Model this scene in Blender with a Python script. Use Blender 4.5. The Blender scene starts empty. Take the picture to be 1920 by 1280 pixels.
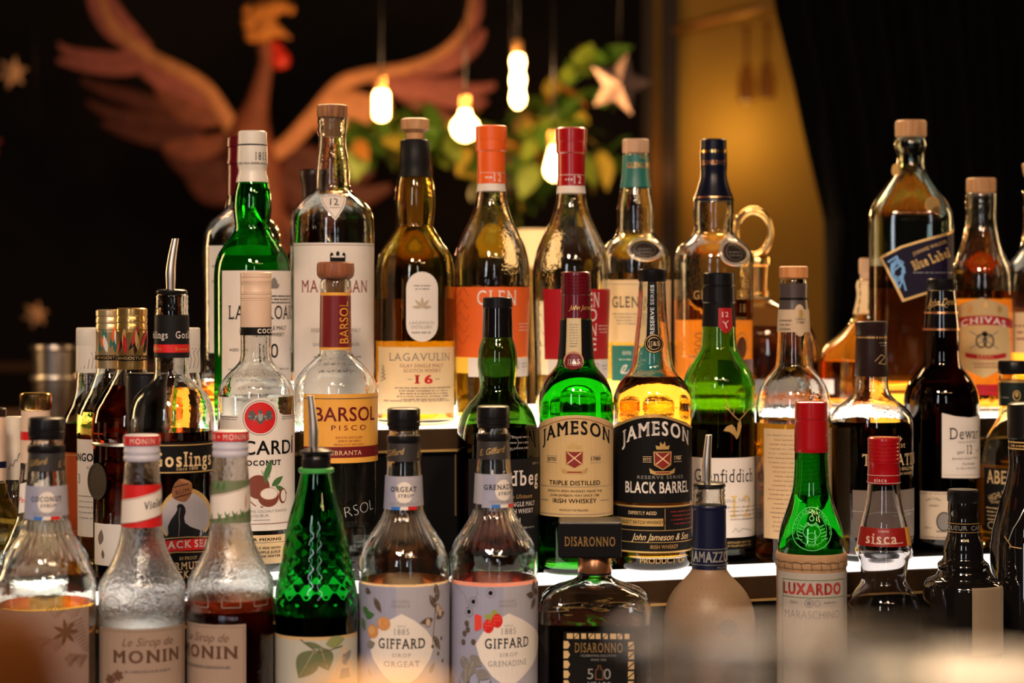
import bpy, bmesh, math, random
from mathutils import Vector
R = math.radians
random.seed(7)
SC = bpy.context.scene
COL = SC.collection

# ---------------------------------------------------------------- camera, light, exposure
F, CX, CY = 3766.0, 960.0, 560.0        # focal length in pixels, principal column, horizon row
ZC = 1.42                               # eye height
cam = bpy.data.cameras.new('camera')
cam.sensor_width = 36.0
cam.lens = F / 1920.0 * 36.0
cam.shift_y = -(640.0 - CY) / 1920.0
cam.clip_start = 0.02
cam.dof.use_dof = True
cam.dof.focus_distance = 1.93
cam.dof.aperture_fstop = 4.5
camo = bpy.data.objects.new('camera', cam)
camo.location = (0, 0, ZC)
camo.rotation_euler = (R(90), 0, 0)
COL.objects.link(camo)
SC.camera = camo

SC.view_settings.view_transform = 'Standard'
SC.view_settings.look = 'None'
SC.view_settings.gamma = 1.0
SC.view_settings.use_curve_mapping = False
SC.view_settings.exposure = 0.0
try:
    c = SC.cycles
    c.use_denoising = True
    c.max_bounces = 24
    c.transmission_bounces = 24
    c.glossy_bounces = 8
    c.diffuse_bounces = 3
    c.transparent_max_bounces = 8
    c.sample_clamp_indirect = 4.0
    c.blur_glossy = 0.6
    c.use_adaptive_sampling = True
    c.adaptive_threshold = 0.02
except Exception:
    pass

world = bpy.data.worlds.new('dim_room')
world.use_nodes = True
world.node_tree.nodes['Background'].inputs[0].default_value = (0.75, 0.5, 0.32, 1)
world.node_tree.nodes['Background'].inputs[1].default_value = 0.03
SC.world = world

def area_light(name, loc, target, w, h, power, col):
    l = bpy.data.lights.new(name, 'AREA')
    l.shape = 'RECTANGLE'; l.size = w; l.size_y = h; l.energy = power; l.color = col
    o = bpy.data.objects.new(name, l); o.location = loc
    o.rotation_euler = (Vector(target) - Vector(loc)).to_track_quat('-Z', 'Y').to_euler()
    COL.objects.link(o); return o

def point_light(name, loc, power, col, rad):
    l = bpy.data.lights.new(name, 'POINT')
    l.energy = power; l.color = col; l.shadow_soft_size = rad
    o = bpy.data.objects.new(name, l); o.location = loc
    COL.objects.link(o); return o

# the bar room behind the camera: a tall window, a second narrower one, warm lamps overhead
area_light('window_light', (-0.95, -1.3, 2.05), (0, 2, 1.35), 0.24, 1.1, 8.5, (0.84, 0.9, 1.0))
area_light('window_light_narrow', (0.62, -1.6, 2.0), (0, 2, 1.35), 0.12, 1.0, 4, (0.88, 0.92, 1.0))
ol = area_light('pendant_disc', (-0.3, 0.3, 2.5), (0.0, 2.0, 1.15), 0.26, 0.26, 10, (1.0, 0.75, 0.54)); ol.data.shape = 'DISK'; ol.data.spread = R(110)
ol = area_light('pendant_disc', (0.55, 0.1, 2.6), (0.1, 2.0, 1.15), 0.2, 0.2, 5, (1.0, 0.68, 0.42)); ol.data.shape = 'DISK'; ol.data.spread = R(110)
area_light('side_fill_left', (-1.75, 2.7, 1.75), (0, 2.1, 1.3), 0.22, 0.9, 9, (1.0, 0.62, 0.28))  # added warm fill out of view, gilds the bottle edges
area_light('side_fill_right', (1.9, 2.9, 1.8), (0.2, 2.1, 1.3), 0.22, 0.9, 9, (1.0, 0.62, 0.28))  # its added counterpart on the other side
area_light('back_fill', (0.15, 3.25, 2.45), (0.1, 2.2, 1.3), 1.6, 0.25, 16, (1.0, 0.66, 0.34)).data.spread = R(80)  # added fill from behind for bottle backs and rims
for k in range(15):                     # a run of small warm bulbs over the guests' side
    point_light('string_bulb', (-0.12 + k * 0.105, 0.1 - 0.06 * (k % 2), 2.42 + 0.05 * math.sin(k * 1.9)), 1.15, (1.0, 0.64, 0.32), 0.02)

# ---------------------------------------------------------------- materials
MATS = {}
def mat(name, col, rough=0.5, metal=0.0, noise=0.06, scale=60.0, spec=0.5, coat=0.0, bump=0.0, emit=None, trans=0.0, ior=1.45, sheen=0.0):
    if name in MATS: return MATS[name]
    m = bpy.data.materials.new(name); m.use_nodes = True
    nt = m.node_tree; b = nt.nodes['Principled BSDF']
    b.inputs['Base Color'].default_value = (*col, 1)
    b.inputs['Roughness'].default_value = rough
    b.inputs['Metallic'].default_value = metal
    b.inputs['Specular IOR Level'].default_value = spec
    b.inputs['Coat Weight'].default_value = coat
    b.inputs['Transmission Weight'].default_value = trans
    b.inputs['IOR'].default_value = ior
    if emit:
        b.inputs['Emission Color'].default_value = (*emit[0], 1)
        b.inputs['Emission Strength'].default_value = emit[1]
    if noise or bump:
        tc = nt.nodes.new('ShaderNodeTexCoord')
        n = nt.nodes.new('ShaderNodeTexNoise'); n.inputs['Scale'].default_value = scale
        n.inputs['Detail'].default_value = 4
        nt.links.new(tc.outputs['Object'], n.inputs['Vector'])
        if noise:
            r = nt.nodes.new('ShaderNodeMapRange')
            r.inputs[3].default_value = 1 - noise; r.inputs[4].default_value = 1 + noise
            nt.links.new(n.outputs['Fac'], r.inputs[0])
            mx = nt.nodes.new('ShaderNodeMix'); mx.data_type = 'RGBA'; mx.blend_type = 'MULTIPLY'
            mx.inputs[0].default_value = 1.0
            mx.inputs[6].default_value = (*col, 1)
            nt.links.new(r.outputs[0], mx.inputs[7])
            nt.links.new(mx.outputs[2], b.inputs['Base Color'])
        if bump:
            bp = nt.nodes.new('ShaderNodeBump'); bp.inputs['Strength'].default_value = bump
            bp.inputs['Distance'].default_value = 0.002
            nt.links.new(n.outputs['Fac'], bp.inputs['Height'])
            nt.links.new(bp.outputs[0], b.inputs['Normal'])
    MATS[name] = m
    return m

def glass(name, col, rough=0.0, ior=1.5):
    return mat(name, col, rough, noise=0, trans=1.0, ior=ior)

def wood(name, c1, c2, scale=40.0):
    if name in MATS: return MATS[name]
    m = mat(name, c1, 0.55, noise=0)
    nt = m.node_tree; b = nt.nodes['Principled BSDF']
    tc = nt.nodes.new('ShaderNodeTexCoord'); mp = nt.nodes.new('ShaderNodeMapping')
    mp.inputs['Scale'].default_value = (1, 1, 0.12)
    w = nt.nodes.new('ShaderNodeTexNoise'); w.inputs['Scale'].default_value = scale * 8; w.inputs['Detail'].default_value = 5
    cr = nt.nodes.new('ShaderNodeValToRGB')
    cr.color_ramp.elements[0].color = (*c1, 1); cr.color_ramp.elements[1].color = (*c2, 1)
    cr.color_ramp.elements[0].position = 0.35; cr.color_ramp.elements[1].position = 0.65
    nt.links.new(tc.outputs['Object'], mp.inputs[0]); nt.links.new(mp.outputs[0], w.inputs['Vector'])
    nt.links.new(w.outputs['Fac'], cr.inputs[0]); nt.links.new(cr.outputs[0], b.inputs['Base Color'])
    return m

CLEAR = mat('clear_glass', (0.95, 0.965, 0.945), 0.0, noise=0, trans=1.0, ior=1.5, bump=0.22, scale=38)
OLIVE = mat('olive_glass', (0.78, 0.70, 0.30), 0.0, noise=0, trans=1.0, ior=1.5, bump=0.2, scale=38)
GREEN = glass('green_glass', (0.05, 0.56, 0.08))
DKGREEN = glass('dark_green_glass', (0.16, 0.34, 0.08))
BROWNG = glass('brown_black_glass', (0.10, 0.035, 0.02))
BLACKG = mat('black_glossy_glass', (0.006, 0.005, 0.005), 0.06, noise=0, coat=1.0)
SMOKE = glass('smoky_glass', (0.80, 0.78, 0.80))
L_GOLD = glass('liquid_gold', (0.98, 0.68, 0.12), ior=1.36)
L_AMBER = glass('liquid_amber', (0.96, 0.52, 0.06), ior=1.36)
L_ORANGE = glass('liquid_orange', (0.90, 0.32, 0.03), ior=1.36)
L_RED = glass('liquid_red_brown', (0.34, 0.035, 0.008), ior=1.36)
L_DARK = glass('liquid_dark', (0.05, 0.008, 0.004), ior=1.36)
L_CLEAR = glass('liquid_clear', (0.93, 0.94, 0.92), ior=1.36)
L_PINK = glass('liquid_pink', (0.85, 0.25, 0.16), ior=1.36)
L_BEIGE = mat('liquid_milky_beige', (0.55, 0.36, 0.17), 0.25, noise=0.02)
WHITE = mat('paper_white', (0.78, 0.70, 0.65), 0.55)
COOLW = mat('paper_cool_white', (0.40, 0.38, 0.44), 0.5)
LILAC = mat('paper_lilac', (0.33, 0.33, 0.46), 0.5)
CREAM = mat('paper_cream', (0.78, 0.56, 0.31), 0.6)
TAN = mat('paper_tan', (0.58, 0.39, 0.18), 0.6)
SAND = mat('paper_sand', (0.60, 0.44, 0.30), 0.6)
ORANGE = mat('label_orange', (0.80, 0.13, 0.02), 0.45)
YELLOW = mat('label_yellow_orange', (0.80, 0.38, 0.06), 0.45)
RED = mat('print_red', (0.62, 0.015, 0.015), 0.4)
CRIMSON = mat('label_crimson', (0.40, 0.008, 0.016), 0.4)
MAROON = mat('label_maroon', (0.16, 0.012, 0.014), 0.35)
DKRED = mat('print_dark_red', (0.22, 0.02, 0.015), 0.4)
TEAL = mat('label_teal', (0.015, 0.15, 0.13), 0.4)
NAVY = mat('label_navy', (0.007, 0.008, 0.035), 0.35)
BLUE = mat('print_blue', (0.03, 0.16, 0.55), 0.4)
SKYB = mat('print_sky_blue', (0.20, 0.45, 0.85), 0.3)
BLACK = mat('print_black', (0.008, 0.007, 0.007), 0.5, spec=0.12)
CHAR = mat('label_charcoal', (0.012, 0.011, 0.012), 0.45, spec=0.15)
GREYP = mat('print_grey', (0.22, 0.20, 0.19), 0.5)
TAUPE = mat('label_taupe', (0.17, 0.13, 0.11), 0.5)
GOLD = mat('print_gold', (0.80, 0.50, 0.18), 0.35, metal=0.55)
GOLDM = mat('gold_metal', (0.85, 0.55, 0.2), 0.22, metal=1.0, noise=0.03)
COPPER = mat('copper_foil', (0.80, 0.36, 0.17), 0.28, metal=0.9)
STEEL = mat('polished_steel', (0.90, 0.82, 0.74), 0.36, metal=1.0, noise=0.03)
LEAFG = mat('print_leaf_green', (0.06, 0.16, 0.05), 0.5)
LEAFD = mat('print_leaf_dark', (0.10, 0.07, 0.055), 0.5)
NUT = mat('print_apricot', (0.62, 0.27, 0.09), 0.5)
COCO = mat('print_coconut_brown', (0.20, 0.045, 0.025), 0.5)
SILVER = mat('print_silver', (0.55, 0.53, 0.5), 0.3, metal=0.6)
C_BLACK = mat('cap_black', (0.008, 0.007, 0.008), 0.3, spec=0.25)
C_RED = mat('cap_red', (0.36, 0.004, 0.008), 0.28, coat=0.5)
C_MAROON = mat('cap_maroon', (0.11, 0.004, 0.010), 0.25, coat=0.5)
C_ORANGE = mat('cap_orange', (0.85, 0.12, 0.015), 0.35)
C_WHITE = mat('cap_white', (0.76, 0.70, 0.64), 0.35)
C_PINK = mat('cap_pale_pink', (0.70, 0.50, 0.38), 0.35)
C_LILAC = mat('cap_pale_lilac', (0.52, 0.50, 0.60), 0.35)
C_BROWN = mat('cap_dark_brown', (0.022, 0.010, 0.009), 0.35, spec=0.3)
C_GREY = mat('cap_warm_grey', (0.10, 0.075, 0.07), 0.3, metal=0.3)
C_NAVY = mat('cap_navy', (0.004, 0.005, 0.018), 0.3, spec=0.3)
CORK = wood('stopper_cork', (0.44, 0.21, 0.085), (0.56, 0.30, 0.14))
WOODR = wood('stopper_red_wood', (0.20, 0.06, 0.025), (0.30, 0.10, 0.045))
WOODO = wood('stopper_orange_wood', (0.55, 0.20, 0.06), (0.66, 0.28, 0.10))
WOODP = wood('stopper_pale_wood', (0.48, 0.29, 0.18), (0.56, 0.36, 0.23))
WOODD = wood('stopper_striped_wood', (0.16, 0.055, 0.025), (0.42, 0.19, 0.08))
STRAW = mat('straw_weave', (0.42, 0.24, 0.12), 0.7, noise=0.25, scale=180, bump=0.4)
FROST = mat('frosted_beige_coating', (0.28, 0.175, 0.105), 0.42, noise=0.03)
BACKP = mat('glow_backing_paper', (0.75, 0.66, 0.52), 0.7)  # translucent paper added behind liquids to brighten them
_nt = BACKP.node_tree; _tr = _nt.nodes.new('ShaderNodeBsdfTranslucent'); _tr.inputs[0].default_value = (0.8, 0.7, 0.55, 1)
_mx = _nt.nodes.new('ShaderNodeMixShader'); _mx.inputs[0].default_value = 0.5
_nt.links.new(_nt.nodes['Principled BSDF'].outputs[0], _mx.inputs[1]); _nt.links.new(_tr.outputs[0], _mx.inputs[2])
_nt.links.new(_mx.outputs[0], _nt.nodes['Material Output'].inputs[0])
SEAL = mat('seal_dark_metal', (0.025, 0.016, 0.012), 0.5, metal=0.2)

# ---------------------------------------------------------------- object helpers
def tag(o, label=None, cat=None, group=None, kind=None):
    if label: o['label'] = label
    if cat: o['category'] = cat
    if group: o['group'] = group
    if kind: o['kind'] = kind
    return o

def empty(name, loc, rz=0.0):
    o = bpy.data.objects.new(name, None); o.location = loc; o.rotation_euler = (0, 0, rz)
    o.empty_display_size = 0.02
    COL.objects.link(o); return o

def meshobj(name, verts, faces, mats, parent=None, smooth=True, sharp=None, midx=None):
    me = bpy.data.meshes.new(name)
    me.from_pydata(verts, [], faces)
    for m in (mats if isinstance(mats, (list, tuple)) else [mats]): me.materials.append(m)
    if midx: me.polygons.foreach_set('material_index', midx)
    if smooth:
        me.polygons.foreach_set('use_smooth', [True] * len(me.polygons))
        if sharp: me.set_sharp_from_angle(angle=R(sharp))
    me.update()
    o = bpy.data.objects.new(name, me); COL.objects.link(o)
    if parent: o.parent = parent
    return o

def at(px, py, Y):
    return Vector(((px - CX) * Y / F, Y, ZC - (py - CY) * Y / F))

def lathe_data(pts, seg, cross=None, disp=None):
    """pts: (r, z, y_px) from top to bottom; closed at both ends; faces look outwards."""
    V, Fc = [], []
    n = len(pts)
    for (r, z, yp) in pts:
        for k in range(seg):
            a = 2 * math.pi * k / seg
            rr = r + (disp(a, yp, r) if disp else 0.0)
            kx, ky = cross(a, yp) if cross else (math.sin(a), -math.cos(a))
            V.append((rr * kx, rr * ky, z))
    for i in range(n - 1):
        for k in range(seg):
            k2 = (k + 1) % seg
            Fc.append((i * seg + k, (i + 1) * seg + k, (i + 1) * seg + k2, i * seg + k2))
    V.append((0, 0, pts[0][1])); V.append((0, 0, pts[-1][1]))
    t, b = n * seg, n * seg + 1
    for k in range(seg):
        k2 = (k + 1) % seg
        Fc.append((t, k, k2)); Fc.append((b, (n - 1) * seg + k2, (n - 1) * seg + k))
    return V, Fc

def pchip(P):
    """monotone cubic through (y, r)"""
    n = len(P); h = [P[i + 1][0] - P[i][0] for i in range(n - 1)]
    d = [(P[i + 1][1] - P[i][1]) / h[i] for i in range(n - 1)]
    m = [0.0] * n
    m[0], m[-1] = d[0], d[-1]
    for i in range(1, n - 1):
        if d[i - 1] * d[i] <= 0: m[i] = 0.0
        else:
            w1, w2 = 2 * h[i] + h[i - 1], h[i] + 2 * h[i - 1]
            m[i] = (w1 + w2) / (w1 / d[i - 1] + w2 / d[i])
    def f(y):
        if y <= P[0][0]: return P[0][1]
        if y >= P[-1][0]: return P[-1][1]
        i = 0
        while P[i + 1][0] < y: i += 1
        t = (y - P[i][0]) / h[i]
        return ((1 + 2 * t) * (1 - t) ** 2 * P[i][1] + t * (1 - t) ** 2 * h[i] * m[i]
                + t * t * (3 - 2 * t) * P[i + 1][1] + t * t * (t - 1) * h[i] * m[i + 1])
    return f

# ---------------------------------------------------------------- lettering
GL = {}
def raw_text(s, bold):
    cu = bpy.data.curves.new('t', 'FONT'); cu.body = s; cu.size = 1.0; cu.offset = bold
    cu.resolution_u = 3; cu.fill_mode = 'FRONT'; cu.dimensions = '2D'
    o = bpy.data.objects.new('t', cu)
    me = bpy.data.meshes.new_from_object(o)
    V = [(v.co.x, v.co.y) for v in me.vertices]; Fc = [tuple(p.vertices) for p in me.polygons]
    bpy.data.objects.remove(o); bpy.data.curves.remove(cu); bpy.data.meshes.remove(me)
    return V, Fc
def wid(V): return max(v[0] for v in V) - min(v[0] for v in V)
_V, _ = raw_text('H', 0); CAPH = max(v[1] for v in _V)
_V, _ = raw_text('x', 0); XH = max(v[1] for v in _V)
_V, _ = raw_text('l', 0); STEM = wid(_V); ASC = max(v[1] for v in _V)
_V, _ = raw_text('HH', 0); HHW = wid(_V)
def glyph(c, bold, serif):
    key = (c, bold, serif)
    if key in GL: return GL[key]
    if c == ' ':
        GL[key] = ([], [], CAPH * 0.42); return GL[key]
    ob = bold
    if bold > 0: bold = 0.0
    V, Fc = raw_text(c, bold)
    W, _ = raw_text('H' + c + 'H', 0)
    adv = wid(W) - HHW
    if serif and V:
        cnt = {}
        for f in Fc:
            for i in range(len(f)):
                e = (f[i], f[(i + 1) % len(f)]); e = (min(e), max(e)); cnt[e] = cnt.get(e, 0) + 1
        lv = [(-bold, 1), (CAPH + bold, -1), (XH + bold, -1), (ASC + bold, -1)]
        s, t = (0.035 if c in 'MNWVAKXY' else 0.07), 0.045
        add = []
        for e, k in cnt.items():
            if k != 1: continue
            (x0, y0), (x1, y1) = V[e[0]], V[e[1]]
            if abs(y0 - y1) > 1e-3: continue
            for L, sg in lv:
                if abs(y0 - L) < 0.012:
                    a, b = min(x0, x1), max(x0, x1); w = b - a
                    if w < 0.03: continue
                    if w < STEM * 1.9 + 2 * bold:
                        if sg < 0 and abs(L - XH - bold) < 0.01 and c in 'nmrpiuj': add.append((a - s, b, y0, y0 + sg * t))
                        else: add.append((a - s, b + s, y0, y0 + sg * t))
                    elif c in 'BDEFPRL':
                        add.append((a - s, a + s, y0, y0 + sg * t))
                        if c in 'EFL' and (sg < 0 or c != 'F'): add.append((b - 0.05, b, y0, y0 + sg * 0.16))
                    elif c in 'TZ':
                        if c == 'T': add.append((a, a + 0.05, y0, y0 + sg * 0.17)); add.append((b - 0.05, b, y0, y0 + sg * 0.17))
                    break
        for (a, b, y0, y1) in add:
            n = len(V)
            V += [(a, y0), (b, y0), (b, y1), (a, y1)]; Fc.append((n, n + 1, n + 2, n + 3))
        adv += 0.085
    if ob > 0:                           # heavier strokes: the glyph laid over itself with small shifts
        V0, F0 = list(V), list(Fc); V, Fc = [], []
        for dx, dy in ((-1, -0.6), (1, -0.6), (-1, 0.6), (1, 0.6)):
            n = len(V); V += [(x + dx * ob, y + dy * ob) for x, y in V0]; Fc += [tuple(i + n for i in f) for f in F0]
        adv += 1.8 * ob
    GL[key] = (V, Fc, adv)
    return GL[key]

# ---------------------------------------------------------------- bottles
TH = math.tan(R(17))                     # the stepped shelf runs away to one side
TY = {1: 1.80, 2: 2.00, 3: 2.20}         # depth of each step's row at the picture's middle column
DROP = {1: 0.409, 2: 0.2724, 3: 0.1351}  # step tops below eye height
def depth(px, Y0): return Y0 / (1 - (px - CX) / F * TH)

class Decal:
    """flat shapes in picture-like pixels that get wrapped on the bottle"""
    def __init__(s, b, ry=None, flat=False, base=0.0004):
        s.b = b; s.ry = ry; s.bm = bmesh.new(); s.mats = []; s.layer = 0; s.base = base; s.flat = flat; s.fix = None
        s.r = b.Rf(ry) if ry else b.rmax
    def u(s, x):
        d = x - s.b.xc
        if s.flat: return d
        q = d / s.r
        if abs(q) <= 0.96: return s.r * math.asin(q)
        sg = 1 if q > 0 else -1
        return sg * s.r * (math.asin(0.96) + (abs(q) - 0.96) * 3.0)
    def mi(s, m):
        if m not in s.mats: s.mats.append(m)
        return s.mats.index(m)
    def face(s, pts, m, lay=None):
        s.layer += 1
        z = s.layer if lay is None else lay
        vs = [s.bm.verts.new((p[0], p[1], z)) for p in pts]
        try:
            f = s.bm.faces.new(vs); f.material_index = s.mi(m)
        except ValueError: pass
        return s
    def rect(s, x0, x1, y0, y1, m, arch=0.0, archb=None):
        a = s.u(x0); b = s.u(x1); n = 12
        archb = 0.0 if archb is None else archb
        top = [(a + (b - a) * i / n, y0 - arch * (1 - (2 * i / n - 1) ** 2)) for i in range(n + 1)]
        bot = [(a + (b - a) * i / n, y1 - archb * (1 - (2 * i / n - 1) ** 2)) for i in range(n + 1)]
        return s.face(top + bot[::-1], m)
    def poly(s, pts, m): return s.face([(s.u(p[0]), p[1]) for p in pts], m)
    def local(s, x, y, pts, m, k=1.0, rot=0.0):
        u0 = s.u(x); c, sn = math.cos(rot), math.sin(rot)
        return s.face([(u0 + k * (px * c - py * sn), y + k * (px * sn + py * c)) for px, py in pts], m)
    def disc(s, x, y, rx, ry, m, n=28, rot=0.0):
        return s.local(x, y, [(rx * math.cos(2 * math.pi * i / n), ry * math.sin(2 * math.pi * i / n)) for i in range(n)], m, 1.0, rot)
    def ring(s, x, y, rx, ry, w, m, n=32):
        u0 = s.u(x); s.layer += 1; z = s.layer
        P = []
        for i in range(n):
            c, sn = math.cos(2 * math.pi * i / n), math.sin(2 * math.pi * i / n)
            P.append((s.bm.verts.new((u0 + rx * c, y + ry * sn, z)), s.bm.verts.new((u0 + (rx - w) * c, y + (ry - w) * sn, z))))
        for i in range(n):
            j = (i + 1) % n
            f = s.bm.faces.new((P[i][0], P[j][0], P[j][1], P[i][1])); f.material_index = s.mi(m)
        return s
    def line(s, pts, w, m, closed=False):
        """polyline stroke in arc pixels around seen points"""
        Q = [(s.u(p[0]), p[1]) for p in pts]
        if closed: Q.append(Q[0])
        s.layer += 1; z = s.layer
        for (a, b) in zip(Q[:-1], Q[1:]):
            dx, dy = b[0] - a[0], b[1] - a[1]; L = math.hypot(dx, dy) or 1.0
            nx, ny = -dy / L * w / 2, dx / L * w / 2; ex, ey = dx / L * w * 0.3, dy / L * w * 0.3
            vs = [s.bm.verts.new(q) for q in ((a[0] + nx - ex, a[1] + ny - ey, z), (b[0] + nx + ex, b[1] + ny + ey, z), (b[0] - nx + ex, b[1] - ny + ey, z), (a[0] - nx - ex, a[1] - ny - ey, z))]
            f = s.bm.faces.new(vs); f.material_index = s.mi(m)
        return s
    def frame(s, x0, x1, y0, y1, w, m):
        return s.line([(x0, y0), (x1, y0), (x1, y1), (x0, y1)], w, m, True)
    def leaf(s, x, y, L, w, ang, m, rib=None):
        P = []
        for i in range(9):
            t = i / 8; P.append((L * t, -w * math.sin(math.pi * t ** 0.85)))
        for i in range(7, 0, -1):
            t = i / 8; P.append((L * t, w * math.sin(math.pi * t ** 0.85)))
        s.local(x, y, P, m, 1.0, R(ang))
        if rib: s.local(x, y, [(0, -0.5), (L * 0.9, -0.3), (L * 0.9, 0.3), (0, 0.5)], rib, 1.0, R(ang))
        return s
    def text(s, t, x, y, h, m, w=None, serif=False, bold=0.0, ital=0.0, arch=0.0, al='c', rot=0.0, track=0.0):
        """cap height h, (x, y) is the middle of the capitals; w fits the width"""
        s.layer += 1; z = s.layer
        pen = 0.0; V2 = []; F2 = []
        for ch in t:
            V, Fc, adv = glyph(ch, bold, serif)
            n = len(V2)
            V2 += [(vx + pen, vy) for vx, vy in V]
            F2 += [tuple(i + n for i in f) for f in Fc]
            pen += adv + track
        if not V2: return s
        pen -= track
        x0 = min(v[0] for v in V2); x1 = max(v[0] for v in V2)
        ky = h / CAPH; kx = (w / (x1 - x0)) if w else ky
        W = (x1 - x0) * kx
        u0 = s.u(x); ox = {'c': -W / 2, 'l': 0.0, 'r': -W}[al]
        c, sn = math.cos(rot), math.sin(rot); vs = []
        for vx, vy in V2:
            lx = ox + (vx - x0) * kx + ital * vy * ky
            ly = -(vy - CAPH / 2) * ky
            if arch: ly -= arch * (1 - (2 * (lx - ox) / W - 1) ** 2)
            vs.append(s.bm.verts.new((u0 + lx * c - ly * sn, y + lx * sn + ly * c, z)))
        mi = s.mi(m)
        for f in F2:
            try:
                fc = s.bm.faces.new([vs[i] for i in f]); fc.material_index = mi
            except ValueError: pass
        return s
    def smalltext(s, x0, x1, y, h, m, rows=1, gap=7.0, seed=0):
        """rows of print too small to read: short broken strokes"""
        rnd = random.Random(seed + int(x0) + int(y))
        for r in range(rows):
            a, b = s.u(x0), s.u(x1); ind = rnd.uniform(0, 0.12) * (b - a) if r else 0.0
            p = a + ind; e = b - ind
            s.layer += 1; z = s.layer
            while p < e:
                w = min(rnd.uniform(1.2, 3.2), e - p + 0.2); hh = h * rnd.uniform(0.7, 1.0); yy = y + r * gap
                vs = [s.bm.verts.new(q) for q in ((p, yy - hh / 2, z), (p + w, yy - hh / 2, z), (p + w, yy + hh / 2, z), (p, yy + hh / 2, z))]
                f = s.bm.faces.new(vs); f.material_index = s.mi(m)
                p += w + (rnd.choice((0.9, 0.9, 0.9, 2.6)))
        return s
    def done(s, name, parent, label=None, ystep=None):
        bm = s.bm; b = s.b; st_ = min(0.00008, 0.0004 / max(1, s.layer))
        if not bm.verts: return None
        if not s.flat:
            us = [v.co.x for v in bm.verts]; st = max(4.0, s.r * 0.13)
            k = math.ceil(min(us) / st)
            while k * st < max(us):
                bmesh.ops.bisect_plane(bm, geom=bm.verts[:] + bm.edges[:] + bm.faces[:], plane_co=(k * st, 0, 0), plane_no=(1, 0, 0)); k += 1
        if ystep:
            ys = [v.co.y for v in bm.verts]; k = math.ceil(min(ys) / ystep)
            while k * ystep < max(ys):
                bmesh.ops.bisect_plane(bm, geom=bm.verts[:] + bm.edges[:] + bm.faces[:], plane_co=(0, k * ystep, 0), plane_no=(0, 1, 0)); k += 1
        big = [f for f in bm.faces if len(f.verts) > 4]
        if big: bmesh.ops.triangulate(bm, faces=big)
        for v in bm.verts:
            v.co = b.surf(v.co.x, min(v.co.y, b.yb - 4.0), s.base + st_ * v.co.z, s.r, s.flat, s.fix)
        me = bpy.data.meshes.new(name); bm.to_mesh(me); bm.free()
        for m in s.mats: me.materials.append(m)
        o = bpy.data.objects.new(name, me); COL.objects.link(o); o.parent = parent
        if label: o['label'] = label
        return o

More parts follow.
